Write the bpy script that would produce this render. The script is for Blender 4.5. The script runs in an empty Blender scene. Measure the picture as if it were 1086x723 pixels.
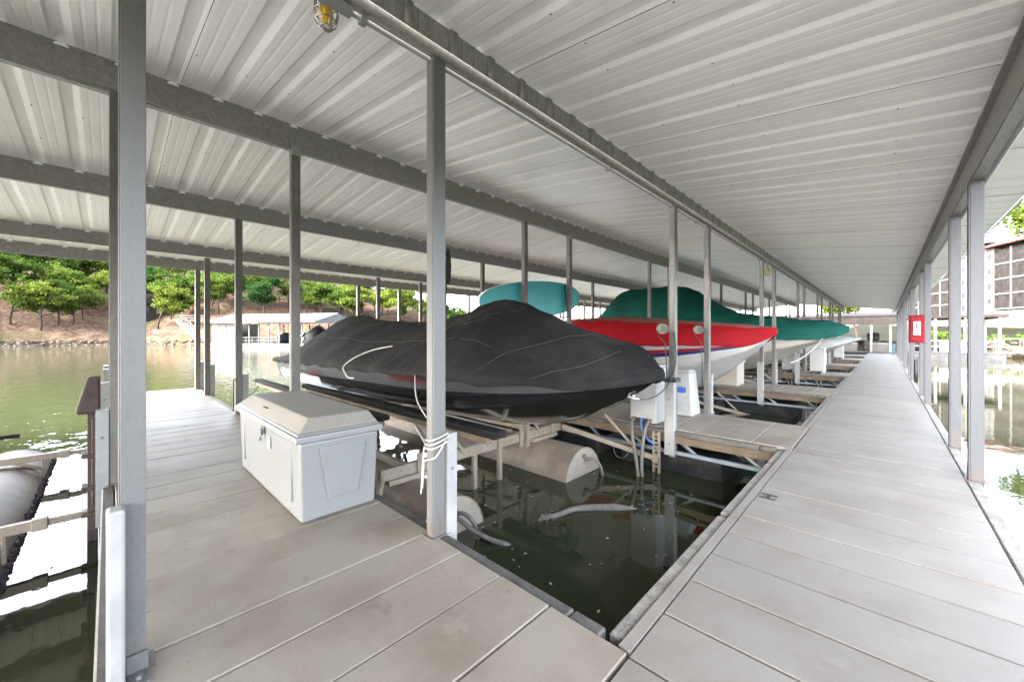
import bpy, bmesh, math, random
from mathutils import Vector, Matrix, noise
random.seed(7)
R = math.radians
SC = bpy.context.scene
COL = SC.collection

# ------------------------------------------------------------------ materials
MAT = {}
def nodes_of(name):
    m = bpy.data.materials.new(name); m.use_nodes = True
    nt = m.node_tree; nt.nodes.clear()
    out = nt.nodes.new('ShaderNodeOutputMaterial')
    MAT[name] = m
    return m, nt, out
def N(nt, t, **k):
    n = nt.nodes.new(t)
    for a, v in k.items():
        if a.startswith('i_'):
            key = a[2:].replace('_', ' ')
            n.inputs[int(key) if key.isdigit() else key].default_value = v
        else: setattr(n, a, v)
    return n
def pos(nt, scale=(1, 1, 1)):
    g = N(nt, 'ShaderNodeNewGeometry')
    mp = N(nt, 'ShaderNodeMapping'); mp.inputs['Scale'].default_value = scale
    nt.links.new(g.outputs['Position'], mp.inputs['Vector'])
    return mp.outputs['Vector'], g
def noise_n(nt, vec, scale, detail=4, rough=.55):
    n = N(nt, 'ShaderNodeTexNoise'); n.inputs['Scale'].default_value = scale
    n.inputs['Detail'].default_value = detail; n.inputs['Roughness'].default_value = rough
    nt.links.new(vec, n.inputs['Vector']); return n.outputs['Fac']
def ramp(nt, fac, stops):
    r = N(nt, 'ShaderNodeValToRGB'); e = r.color_ramp.elements
    while len(e) < len(stops): e.new(.5)
    for i, (p, c) in enumerate(stops):
        e[i].position = p; e[i].color = (*c, 1) if len(c) == 3 else c
    nt.links.new(fac, r.inputs['Fac']); return r.outputs['Color']
def mix(nt, fac, a, b, mode='MIX'):
    m = N(nt, 'ShaderNodeMix', data_type='RGBA', blend_type=mode)
    for s, v in ((0, fac), (6, a), (7, b)):
        if hasattr(v, 'is_output'): nt.links.new(v, m.inputs[s])
        elif s == 0: m.inputs[0].default_value = v
        else: m.inputs[s].default_value = (*v, 1)
    return m.outputs[2]
def N_sub(nt, a, b):
    m = N(nt, 'ShaderNodeMath', operation='SUBTRACT'); nt.links.new(a, m.inputs[0]); m.inputs[1].default_value = b; return m.outputs[0]
def M(name, col, rough=.6, metal=0., var=.15, vs=3., stretch=(1, 1, 1), speck=0., ss=60., bump=0., bs=40., isl=0., dirt=None, dscale=1.2, damt=.5, coat=0., rvar=0., spec=.5, spots=None, rust=0):
    """painted / weathered surface: two noise scales of tone, optional stains, per-piece tone and bump"""
    m, nt, out = nodes_of(name)
    p = N(nt, 'ShaderNodeBsdfPrincipled'); p.inputs['Metallic'].default_value = metal
    p.inputs['Roughness'].default_value = rough
    p.inputs['Specular IOR Level'].default_value = spec
    if coat: p.inputs['Coat Weight'].default_value = coat; p.inputs['Coat Roughness'].default_value = .05
    v, g = pos(nt, stretch)
    f = noise_n(nt, v, vs)
    lo = tuple(c * (1 - var) for c in col); hi = tuple(min(1, c * (1 + var)) for c in col)
    c = ramp(nt, f, [(.3, lo), (.7, hi)])
    if speck:
        f2 = noise_n(nt, v, ss, 3, .7)
        k = ramp(nt, f2, [(.36, (1 - speck,) * 3), (.5, (1, 1, 1))])
        c = mix(nt, 1., c, k, 'MULTIPLY')
    if dirt:
        f3 = noise_n(nt, v, dscale, 6, .65)
        k = ramp(nt, f3, [(.45, (0, 0, 0)), (.72, (damt,) * 3)])
        c = mix(nt, k, c, dirt)
    if spots:      # droppings, drips and old stains with edges of their own
        for sc_, thr, colr, am in spots:
            fs = noise_n(nt, v, sc_, 3, .55)
            c = mix(nt, ramp(nt, fs, [(thr, (0, 0, 0)), (thr + .035, (am,) * 3)]), c, colr)
    if rust:
        sz = N(nt, 'ShaderNodeSeparateXYZ'); nt.links.new(g.outputs['Position'], sz.inputs[0])
        mz = N(nt, 'ShaderNodeMapRange'); mz.inputs[1].default_value = .02; mz.inputs[2].default_value = .34; mz.inputs[3].default_value = .62; mz.inputs[4].default_value = .40
        nt.links.new(sz.outputs[2], mz.inputs[0])
        fr = noise_n(nt, v, 26, 5, .7); ad = N(nt, 'ShaderNodeMath', operation='ADD'); nt.links.new(fr, ad.inputs[0]); nt.links.new(mz.outputs[0], ad.inputs[1])
        c = mix(nt, ramp(nt, ad.outputs[0], [(1.02, (0, 0, 0)), (1.12, (rust,) * 3)]) if False else ramp(nt, N_sub(nt, ad.outputs[0], .55), [(.50, (0, 0, 0)), (.60, (rust,) * 3)]), c, (.11, .055, .025))
    if isl:
        mr = N(nt, 'ShaderNodeMapRange'); mr.inputs[3].default_value = 1 - isl; mr.inputs[4].default_value = 1 + isl
        nt.links.new(g.outputs['Random Per Island'], mr.inputs[0])
        c = mix(nt, 1., c, mr.outputs[0], 'MULTIPLY')
    nt.links.new(c, p.inputs['Base Color'])
    if rvar:
        mr = N(nt, 'ShaderNodeMapRange'); mr.inputs[3].default_value = max(0, rough - rvar); mr.inputs[4].default_value = rough + rvar
        nt.links.new(f, mr.inputs[0]); nt.links.new(mr.outputs[0], p.inputs['Roughness'])
    if bump:
        fb = noise_n(nt, v, bs, 4, .6)
        b = N(nt, 'ShaderNodeBump'); b.inputs['Strength'].default_value = bump; b.inputs['Distance'].default_value = .02
        nt.links.new(fb, b.inputs['Height']); nt.links.new(b.outputs[0], p.inputs['Normal'])
    nt.links.new(p.outputs[0], out.inputs[0])
    return m

M('deck_grey', (.176, .1605, .141), .58, var=.07, vs=1.3, speck=.14, ss=140, bump=.07, bs=150, isl=.06, dirt=(.128, .104, .088), dscale=1.7, damt=.7, rvar=.1, spots=[(5.5, .69, (.12, .104, .088), .4), (16, .73, (.085, .074, .064), .6), (3.1, .66, (.205, .189, .168), .35)], spec=.22)
M('deck_tan', (.198, .1745, .143), .5, var=.10, vs=1.2, speck=.16, ss=130, bump=.07, bs=140, isl=.07, dirt=(.118, .090, .068), dscale=1.6, damt=.8, rvar=.15, spots=[(4.5, .68, (.105, .085, .066), .45), (15, .72, (.07, .057, .046), .65), (2.9, .65, (.225, .20, .168), .35)], spec=.22)
M('wood_grey', (.185, .17, .148), .85, var=.3, vs=4, stretch=(2, 2, 12), speck=.35, ss=25, bump=.5, bs=30)
M('wood_brown', (.13, .095, .062), .85, var=.35, vs=5, stretch=(1, 1, 9), speck=.4, ss=12, bump=.5, bs=25)
M('rub_rail', (.075, .068, .06), .7, var=.3, vs=6, speck=.3, bump=.2)
M('galv', (.25, .238, .222), .5, .3, var=.2, vs=22, speck=.25, ss=60, bump=.06, dirt=(.25, .22, .19), dscale=3, damt=.5)
M('galv_post', (.135, .128, .118), .55, .2, var=.15, vs=14, stretch=(1, 1, .4), speck=.2, ss=60, dirt=(.11, .075, .05), dscale=5, damt=.4, rust=.35)
M('galv_light', (.115, .115, .113), .45, .35, var=.1, vs=8, speck=.15, ss=45, bump=.04, dirt=(.30, .27, .23), dscale=2.5, damt=.35)
M('post_paint', (.10, .1015, .102), .5, .15, var=.05, vs=3, stretch=(1, 1, .3), speck=.14, ss=90, dirt=(.22, .19, .16), dscale=1.2, damt=.2, rust=.4, spots=[(40, .76, (.10, .08, .065), .7)])
M('steel_blue', (.05, .0535, .061), .5, .2, var=.06, vs=4, stretch=(1, 1, .3), speck=.15, ss=40, dirt=(.075, .072, .07), dscale=1.5, damt=.2, rust=.35)
M('bumper_white', (.215, .215, .21), .45, var=.04, vs=3, speck=.06, ss=30, dirt=(.5, .47, .42), dscale=4, damt=.25)
M('white_plastic', (.28, .28, .272), .35, var=.03, vs=2, speck=.05, ss=25, dirt=(.55, .53, .5), dscale=3, damt=.2)
M('box_white', (.178, .180, .179), .3, var=.03, vs=2, speck=.05, ss=30, dirt=(.16, .148, .13), dscale=2.2, damt=.45)
M('box_lid', (.215, .198, .174), .6, var=.14, vs=3, speck=.25, ss=70, bump=.15, bs=90, dirt=(.15, .125, .10), dscale=3, damt=.6)
M('box_tan', (.32, .28, .235), .5, var=.06, vs=3)
M('conduit', (.26, .26, .253), .45, .2, var=.08, vs=6)
M('screw', (.10, .095, .09), .6)
M('cover_black', (.0095, .0095, .0099), .85, var=.3, vs=2.2, speck=.25, ss=70, bump=.5, bs=14, spec=.12, dirt=(.026, .025, .024), dscale=1.6, damt=.8)
M('seam_grey', (.036, .035, .034), .8)
M('hull_black', (.006, .006, .007), .12, var=.2, coat=.6)
M('hull_dark', (.03, .03, .033), .35, var=.15, coat=.2)
M('hull_white', (.32, .312, .30), .22, var=.03, vs=2, coat=.4, dirt=(.6, .55, .47), dscale=1.5, damt=.3)
M('hull_cream', (.34, .32, .28), .3, var=.05, vs=2, coat=.2, dirt=(.55, .47, .36), dscale=1.3, damt=.4)
M('stripe_navy', (.01, .015, .08), .25, coat=.3)
M('stripe_red', (.16, .01, .012), .25, coat=.3)
M('cover_red', (.21, .003, .007), .7, var=.12, vs=3, bump=.3, bs=8, spec=.15)
M('cover_red_faded', (.17, .065, .05), .8, var=.15, vs=4, bump=.3, bs=8, spec=.15)
M('cover_green', (.004, .060, .048), .7, var=.25, vs=2.2, bump=.4, bs=6, spec=.15)
M('cover_teal', (.012, .14, .12), .7, var=.2, vs=3, bump=.4, bs=6, spec=.15)
M('cover_grey', (.26, .28, .26), .8, var=.15, bump=.3, bs=8)
M('board_teal', (.03, .30, .33), .4, var=.07, vs=2.5)
M('board_white', (.75, .76, .75), .4)
M('strap_black', (.02, .02, .02), .7)
M('rope_white', (.36, .345, .315), .8, var=.1)
M('rubber', (.03, .028, .027), .55, var=.3, vs=8)
M('hose_grey', (.085, .075, .066), .6, var=.3, vs=10, dirt=(.20, .18, .16), dscale=7)
M('hose_blue', (.04, .10, .21), .5)
M('tank', (.15, .118, .09), .6, var=.12, vs=2.2, speck=.25, ss=35, bump=.12, dirt=(.23, .18, .14), dscale=2.2, damt=.75)
M('tank_cap', (.23, .203, .165), .55, var=.1, vs=3, speck=.15, ss=30, dirt=(.36, .25, .16), dscale=3.5, damt=.6)
M('algae', (.075, .055, .075), .9, var=.6, vs=30, speck=.5, ss=60, bump=1., bs=50)
M('lift_steel', (.225, .19, .148), .5, .25, var=.14, vs=6, speck=.2, ss=40, dirt=(.26, .19, .13), dscale=5, damt=.6)
M('guide_brown', (.05, .031, .025), .7, var=.35, vs=9, bump=.4, bs=30)
M('carpet', (.02, .018, .017), .95, var=.3, vs=10, bump=.5, bs=80, spec=.15)
M('carpet_wood', (.16, .12, .08), .8, var=.3, vs=5)
M('float_black', (.014, .015, .0175), .55, var=.35, vs=3, bump=.15, dirt=(.055, .048, .04), dscale=3.5, damt=.7, spec=.15)
M('truss', (.20, .22, .245), .5, .25, var=.12, vs=5)
M('fire_red', (.13, .001, .004), .5, var=.06, spec=.15)
M('paper_white', (.82, .82, .8), .5, var=.02)
M('ink', (.02, .02, .02), .7)
M('label_blue', (.03, .10, .35), .4)
M('label_grey', (.35, .36, .42), .6)
M('cage_wire', (.32, .30, .27), .4, .6, var=.1)
M('winch_green', (.19, .235, .18), .5, var=.05)
M('bark', (.026, .021, .018), .9, var=.35, vs=6, stretch=(3, 3, .6), bump=.6, bs=10, spec=.06)
M('shed_white', (.065, .065, .064), .5, var=.03, spec=.06)
M('shed_roof', (.062, .076, .076), .4, .1, var=.05)
M('shed_dark', (.012, .013, .017), .6, var=.3, spec=.06)
M('stair_wood', (.085, .08, .073), .8, var=.15, vs=4, spec=.06)
M('stucco', (.075, .070, .061), .8, var=.03, vs=.4, spec=.06)
M('stucco_cream', (.075, .064, .050), .85, var=.06, vs=.5, spec=.06)
M('screen_dark', (.013, .0115, .0108), .35, var=.5, vs=1.2, spec=.06)
M('rail_brown', (.026, .018, .014), .7, var=.2, spec=.06)
M('roof_red', (.075, .016, .014), .7, var=.1, spec=.06)
M('roof_pale', (.12, .117, .112), .7, var=.06, spec=.06)
M('glass_dark', (.018, .02, .024), .2, spec=.15)
M('pipe_grey', (.12, .12, .117), .5, .3, var=.1, spec=.06)
M('far_dark', (.014, .0115, .0105), .75, var=.3, vs=2, spec=.06)
M('rock', (.055, .044, .035), .9, var=.35, vs=1.5, bump=.6, bs=6, isl=.25, spec=.06)
M('far_box', (.055, .054, .052), .6, var=.1, spec=.1)
M('far_deck', (.06, .056, .051), .8, var=.2, spec=.1)
M('bin_teal', (.03, .07, .09), .5)
M('engine_dark', (.010, .010, .012), .6, var=.2, spec=.2)

def sheet_roof():
    m, nt, out = nodes_of('roof_sheet')
    p = N(nt, 'ShaderNodeBsdfPrincipled'); p.inputs['Roughness'].default_value = .42
    v, g = pos(nt, (.5, 6, 1)); f = noise_n(nt, v, 3.2, 5)
    c = ramp(nt, f, [(.3, (.86, .835, .83)), (.7, (.91, .885, .88))])
    v2, _ = pos(nt, (1, 1, 1)); f2 = noise_n(nt, v2, 1.1, 6, .7)
    c = mix(nt, ramp(nt, f2, [(.5, (0, 0, 0)), (.8, (.35, .35, .35))]), c, (.58, .53, .50))
    v3, _ = pos(nt, (1, 1, 1)); f4 = noise_n(nt, v3, 16, 4, .7)
    c = mix(nt, ramp(nt, f4, [(.72, (0, 0, 0)), (.80, (.5, .5, .5))]), c, (.40, .34, .30))
    nt.links.new(c, p.inputs['Base Color'])
    nt.links.new(p.outputs[0], out.inputs[0])
sheet_roof()

def water_mat():
    m, nt, out = nodes_of('water')
    p = N(nt, 'ShaderNodeBsdfPrincipled')
    p.inputs['Roughness'].default_value = .02; p.inputs['IOR'].default_value = 1.333
    v, g = pos(nt); f = noise_n(nt, v, .05, 3)
    c = ramp(nt, f, [(.35, (.024, .028, .0145)), (.7, (.030, .031, .0155))])
    nt.links.new(c, p.inputs['Base Color'])
    # ripples: fine on the open lake, nearly still between the docks
    v1, _ = pos(nt, (1, 1.6, 1)); a = noise_n(nt, v1, 2.2, 3, .5); b = noise_n(nt, v1, .7, 2, .5)
    ad = N(nt, 'ShaderNodeMath', operation='ADD'); nt.links.new(a, ad.inputs[0]); nt.links.new(b, ad.inputs[1])
    sx = N(nt, 'ShaderNodeSeparateXYZ'); nt.links.new(g.outputs['Position'], sx.inputs[0])
    mr = N(nt, 'ShaderNodeMapRange'); mr.inputs[1].default_value = -6; mr.inputs[2].default_value = -16
    mr.inputs[3].default_value = .010; mr.inputs[4].default_value = .075; mr.clamp = True
    nt.links.new(sx.outputs[0], mr.inputs[0])
    bp = N(nt, 'ShaderNodeBump'); bp.inputs['Distance'].default_value = .25
    nt.links.new(mr.outputs[0], bp.inputs['Strength']); nt.links.new(ad.outputs[0], bp.inputs['Height'])
    nt.links.new(bp.outputs[0], p.inputs['Normal'])
    nt.links.new(p.outputs[0], out.inputs[0])
water_mat()

def hill_mat():
    m, nt, out = nodes_of('leaf_litter')
    p = N(nt, 'ShaderNodeBsdfPrincipled'); p.inputs['Roughness'].default_value = .95; p.inputs['Specular IOR Level'].default_value = .03
    v, g = pos(nt); f = noise_n(nt, v, .35, 5, .6); f2 = noise_n(nt, v, 1.5, 8, .78); f3 = noise_n(nt, v, .12, 3)
    c = ramp(nt, f2, [(.36, (.012, .008, .0055)), (.5, (.042, .026, .018)), (.66, (.10, .068, .049))])
    c = mix(nt, ramp(nt, f, [(.5, (0, 0, 0)), (.75, (.6, .6, .6))]), c, (.13, .092, .066))
    c = mix(nt, ramp(nt, f3, [(.5, (0, 0, 0)), (.62, (.55, .55, .55))]), c, (.03, .036, .012))
    nt.links.new(c, p.inputs['Base Color'])
    b = N(nt, 'ShaderNodeBump'); b.inputs['Strength'].default_value = .8; b.inputs['Distance'].default_value = .3
    nt.links.new(f2, b.inputs['Height']); nt.links.new(b.outputs[0], p.inputs['Normal'])
    nt.links.new(p.outputs[0], out.inputs[0])
hill_mat()
M('bank_grass', (.0085, .0095, .0042), .95, var=.5, vs=.6, speck=.5, ss=4, dirt=(.019, .0135, .0095), dscale=.25, damt=.8, spec=.03)
M('flame_red', (.045, .003, .004), .3)

def leaf_mat(name, lo, hi):
    m, nt, out = nodes_of(name)
    g = N(nt, 'ShaderNodeNewGeometry')
    c = ramp(nt, g.outputs['Random Per Island'], [(0., lo), (1., hi)])
    oi = N(nt, 'ShaderNodeObjectInfo'); c = mix(nt, 1., c, ramp(nt, oi.outputs['Random'], [(0., (.62, .72, .75)), (.5, (1, 1, 1)), (1., (1.35, 1.16, 1.0))]), 'MULTIPLY')
    d = N(nt, 'ShaderNodeBsdfDiffuse'); t = N(nt, 'ShaderNodeBsdfTranslucent'); ms = N(nt, 'ShaderNodeMixShader'); ms.inputs[0].default_value = .35
    nt.links.new(c, d.inputs[0]); nt.links.new(c, t.inputs[0])
    nt.links.new(d.outputs[0], ms.inputs[1]); nt.links.new(t.outputs[0], ms.inputs[2]); nt.links.new(ms.outputs[0], out.inputs[0])
leaf_mat('leaf_bright', (.025, .046, .007), (.085, .115, .023))
leaf_mat('leaf_mid', (.020, .038, .007), (.060, .086, .018))
leaf_mat('leaf_dark', (.012, .032, .009), (.028, .056, .016))

# ------------------------------------------------------------------ mesh builder
class MB:
    def __init__(s): s.v = []; s.f = []; s.m = []; s.sm = []; s.mi = 0; s.smooth = False; s.curve = False
    def add(s, vs, fs):
        o = len(s.v); s.v += [tuple(p) for p in vs]
        for f in fs: s.f.append([i + o for i in f]); s.m.append(s.mi); s.sm.append(s.smooth)
        return s
    def box(s, x0, x1, y0, y1, z0, z1):
        vs = [(x, y, z) for x in (x0, x1) for y in (y0, y1) for z in (z0, z1)]
        return s.add(vs, [(0, 1, 3, 2), (4, 6, 7, 5), (0, 4, 5, 1), (2, 3, 7, 6), (0, 2, 6, 4), (1, 5, 7, 3)])
    def bar(s, p, q, w, h, up=(0, 0, 1)):
        p, q = Vector(p), Vector(q); d = (q - p).normalized(); u = Vector(up)
        if abs(d.dot(u)) > .98: u = Vector((0, 1, 0))
        a = d.cross(u).normalized() * w / 2; b = a.cross(d).normalized() * h / 2
        vs = [e + i * a + j * b for e in (p, q) for i in (-1, 1) for j in (-1, 1)]
        return s.add(vs, [(0, 1, 3, 2), (4, 6, 7, 5), (0, 4, 5, 1), (2, 3, 7, 6), (0, 2, 6, 4), (1, 5, 7, 3)])
    def tube(s, pts, r, n=8, caps=True):
        pts = [Vector(p) for p in pts]; rs = r if isinstance(r, (list, tuple)) else [r] * len(pts)
        if s.curve and 3 <= len(pts) <= 9:
            q, qr = [], []
            for i in range(len(pts) - 1):
                p0, p1, p2, p3 = pts[max(i - 1, 0)], pts[i], pts[i + 1], pts[min(i + 2, len(pts) - 1)]
                for k in range(5):
                    t = k / 5; q.append(.5 * (2 * p1 + (p2 - p0) * t + (2 * p0 - 5 * p1 + 4 * p2 - p3) * t * t + (3 * p1 - p0 - 3 * p2 + p3) * t ** 3)); qr.append(rs[i] + (rs[i + 1] - rs[i]) * t)
            pts, rs = q + [pts[-1]], qr + [rs[-1]]
        rings = []; a = None
        for i, p in enumerate(pts):
            d = (pts[min(i + 1, len(pts) - 1)] - pts[max(i - 1, 0)]).normalized()
            if a is None:
                a = d.cross(Vector((0, 0, 1)))
                if a.length < .05: a = d.cross(Vector((1, 0, 0)))
            a = (a - d * a.dot(d)).normalized(); b = d.cross(a)
            rings.append([p + (a * math.cos(t) + b * math.sin(t)) * rs[i] for t in [2 * math.pi * k / n for k in range(n)]])
        return s.loft(rings, True, caps)
    def loft(s, rings, closed=True, caps=False):
        n = len(rings[0]); vs = [p for r in rings for p in r]; fs = []
        for i in range(len(rings) - 1):
            for j in range(n if closed else n - 1):
                k = (j + 1) % n
                fs.append((i * n + j, i * n + k, (i + 1) * n + k, (i + 1) * n + j))
        if caps: fs.append(tuple(range(n))[::-1]); fs.append(tuple((len(rings) - 1) * n + k for k in range(n)))
        return s.add(vs, fs)
    def prism(s, pts, d):
        n = len(pts); d = Vector(d); vs = [Vector(p) for p in pts] + [Vector(p) + d for p in pts]
        return s.add(vs, [tuple(range(n))[::-1], tuple(range(n, 2 * n))] + [(i, (i + 1) % n, n + (i + 1) % n, n + i) for i in range(n)])
    def ball(s, c, r, n=10, m=6):
        if not isinstance(r, (list, tuple)): r = (r, r, r)
        rings = []
        for i in range(1, m):
            t = math.pi * i / m
            rings.append([(c[0] + r[0] * math.sin(t) * math.cos(2 * math.pi * k / n), c[1] + r[1] * math.sin(t) * math.sin(2 * math.pi * k / n), c[2] + r[2] * math.cos(t)) for k in range(n)])
        return s.loft(rings, True, True)
    def obj(s, name, mats, parent=None, bevel=0, bseg=1):
        me = bpy.data.meshes.new(name)
        off = Vector((0, 0, 0))
        p = parent
        while p is not None: off = off + p.location; p = p.parent
        me.from_pydata([tuple(Vector(v) - off) for v in s.v], [], s.f)
        for m in (mats if isinstance(mats, (list, tuple)) else [mats]): me.materials.append(MAT[m])
        me.polygons.foreach_set('material_index', s.m)
        me.polygons.foreach_set('use_smooth', s.sm)
        bm = bmesh.new(); bm.from_mesh(me); bmesh.ops.recalc_face_normals(bm, faces=bm.faces); bm.to_mesh(me); bm.free()
        o = bpy.data.objects.new(name, me); COL.objects.link(o)
        if parent: o.parent = parent
        if bevel:
            b = o.modifiers.new('bevel', 'BEVEL'); b.width = bevel; b.segments = bseg; b.limit_method = 'ANGLE'; b.angle_limit = R(40)
        return o
def thing(name, label, cat, loc=(0, 0, 0), group=None):
    o = bpy.data.objects.new(name, None); COL.objects.link(o); o.location = loc; o.empty_display_size = .2
    return tag(o, label, cat, group)
def tag(o, label=None, cat=None, group=None, kind=None):
    if label: o['label'] = label
    if cat: o['category'] = cat
    if group: o['group'] = group
    if kind: o['kind'] = kind
    return o
def dup(o, loc=None, label=None, parent=None):
    c = o.copy(); COL.objects.link(c); c.parent = parent
    if loc is not None: c.location = loc
    if label: c['label'] = label
    for ch in list(o.children): dup(ch, None, None, c)
    return c
def interp(tab, x):
    if x <= tab[0][0]: return tab[0][1]
    if x >= tab[-1][0]: return tab[-1][1]
    for i in range(len(tab) - 1):
        x0, y0 = tab[i]; x1, y1 = tab[i + 1]
        if x0 <= x <= x1:
            t = (x - x0) / (x1 - x0)
            m0 = (y1 - tab[i - 1][1]) / (x1 - tab[i - 1][0]) if i > 0 else (y1 - y0) / (x1 - x0)
            m1 = (tab[i + 2][1] - y0) / (tab[i + 2][0] - x0) if i < len(tab) - 2 else (y1 - y0) / (x1 - x0)
            if i > 0 and (y1 - y0) * (y0 - tab[i - 1][1]) <= 0: m0 = 0
            if i < len(tab) - 2 and (y1 - y0) * (tab[i + 2][1] - y1) <= 0: m1 = 0
            h = x1 - x0; t2 = t * t; t3 = t2 * t
            return (2 * t3 - 3 * t2 + 1) * y0 + (t3 - 2 * t2 + t) * h * m0 + (-2 * t3 + 3 * t2) * y1 + (t3 - t2) * h * m1
def sag(p, q, d, n=10):
    p, q = Vector(p), Vector(q)
    return [p.lerp(q, i / n) - Vector((0, 0, d * 4 * (i / n) * (1 - i / n))) for i in range(n + 1)]

WZ = -.655           # water level, deck top is z = 0
P = 5.8            # spacing of the finger docks
ORD = ['first', 'second', 'third', 'fourth', 'fifth', 'sixth', 'seventh']

# ------------------------------------------------------------------ setting: water and land
w = MB()
NW = 24
w.add([(-700, -400, WZ), (500, -400, WZ), (500, 700, WZ), (-700, 700, WZ)], [(0, 1, 2, 3)])
tag(w.obj('lake_water', 'water'), kind='structure')

def shore_r(px):   # distance from the dock at which the far bank starts, by bearing
    return interp([(-400, 103), (-60, 107), (0, 114), (130, 112), (220, 98), (330, 91), (420, 91), (480, 104), (520, 160), (620, 205), (760, 215)], px)
def hill_top(px):
    return interp([(-400, 40), (0, 50), (200, 48), (300, 42), (400, 30), (470, 17), (520, 9), (620, 10), (760, 9)], px)
def bearing(px):
    u = (px - 543) / 411.
    d = Vector((-.6934 + u * .7206, .7206 + u * .6934, 0)); return d.normalized()
def hill_h(px, dist):
    d = dist - shore_r(px)
    if d < 0: return WZ - .6
    h = min(.9, d * .9) + .44 * max(0, d - 1.0)
    H = hill_top(px)
    h = H * (1 - math.exp(-h / H)) if H > 0 else h
    return WZ - .1 + h + .5 * noise.noise(Vector((px * .05, dist * .12, 0))) * min(1, d / 5)
hm = MB(); hm.smooth = True
rows = [-2, -.4, 0, .5, 1, 1.6, 2.5, 4, 6, 8.5, 11, 14, 18, 22, 27, 33, 40, 50, 62, 80, 110, 160]
cols = list(range(-400, 765, 12))
hm.loft([[tuple(bearing(px) * (shore_r(px) + d)) [:2] + (hill_h(px, shore_r(px) + d) if d >= 0 else WZ - .8,) for px in cols] for d in rows], False)
tag(hm.obj('hillside', 'leaf_litter'), kind='structure')
# right-hand bank below the apartments
def bank_h(x, y):
    d = y - (54.5 + .15 * (x - 5))
    if d < 0: return WZ - .8
    return WZ + min(1.3, d * .65) + .035 * max(0, d - 2) + .15 * noise.noise(Vector((x * .2, y * .2, 3)))
bm_ = MB(); bm_.smooth = True
ys = [-2, -.5, 0, 1, 2, 3, 5, 8, 12, 20, 30, 45, 60, 80, 110, 150]
bm_.loft([[(x, 54.5 + .15 * (x - 5) + d, bank_h(x, 54.5 + .15 * (x - 5) + d)) for x in range(-6, 140, 3)] for d in ys], False)
tag(bm_.obj('lake_bank', 'bank_grass'), kind='structure')

# ------------------------------------------------------------------ trees
def make_tree(name, seed, height, spread, leaf, nclump, nleaf, ls, trunk_h=.3, tr=.22):
    rnd = random.Random(seed)
    t = thing(name, 'tree', 'tree')
    tb = MB(); tb.smooth = True; ends = []
    def limb(p, d, L, r, lev):
        pts = [p]; rs = [r]; n = 4
        for i in range(n):
            d = (d + Vector((rnd.uniform(-.18, .18), rnd.uniform(-.18, .18), rnd.uniform(-.03, .12)))).normalized()
            p = p + d * L / n; pts.append(p); rs.append(r * (1 - .55 * (i + 1) / n))
            if lev >= 1: ends.append(p)
        tb.tube(pts, rs, 7 if lev == 0 else 5, False)
        ends.append(p)
        if lev < 2:
            for k in range(5 if lev == 0 else 3):
                i = rnd.randint(1 if lev else 2, n); a = rnd.uniform(0, 6.283) + k * 2.1
                dd = Vector((math.cos(a), math.sin(a), rnd.uniform(.15, .75))).normalized()
                limb(pts[i], dd, L * rnd.uniform(.5, .75) * spread, rs[i] * .7, lev + 1)
    limb(Vector((0, 0, -.4)), Vector((rnd.uniform(-.1, .1), rnd.uniform(-.1, .1), 1)), height * .62, tr, 0)
    tb.obj('trunk', 'bark', t)
    cb = MB(); ends = [e for e in ends if e.z > height * trunk_h]
    for k in range(nclump):
        e = rnd.choice(ends); c = e + Vector((rnd.gauss(0, .5), rnd.gauss(0, .5), rnd.gauss(.25, .35))) * height * .07
        s = height * rnd.uniform(.032, .095)
        for q in range(nleaf):
            v = Vector((rnd.gauss(0, 1), rnd.gauss(0, 1), rnd.gauss(0, .5))) * s * .7
            n = Vector((rnd.gauss(0, 1), rnd.gauss(0, 1), rnd.gauss(.8, 1))).normalized()
            a = n.orthogonal().normalized(); a.rotate(Matrix.Rotation(rnd.uniform(0, 6.28), 3, n)); b = n.cross(a)
            l = ls * rnd.uniform(.6, 1.3); pz = c + v
            cb.add([pz - a * l, pz + b * l * .55, pz + a * l, pz - b * l * .55], [(0, 1, 2, 3)])
    cb.obj('crown', leaf, t)
    return t
protos = [make_tree('shade_tree', 1, 11, 1.0, 'leaf_bright', 152, 40, .22, .38),
          make_tree('shade_tree', 2, 12, .85, 'leaf_mid', 152, 40, .22, .36),
          make_tree('shade_tree', 3, 10, 1.1, 'leaf_bright', 136, 40, .22, .33),
          make_tree('shade_tree', 4, 13, .75, 'leaf_dark', 168, 40, .22, .18)]
used = [False] * 4
def plant(k, loc, scale, rz, label, group):
    o = protos[k] if not used[k] else dup(protos[k])
    used[k] = True
    o.location = loc; o.scale = (scale,) * 3; o.rotation_euler = (0, 0, rz); o['label'] = label; o['group'] = group
    return o
rt = random.Random(11)
G = 'broadleaf trees on the far hillside'
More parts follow.
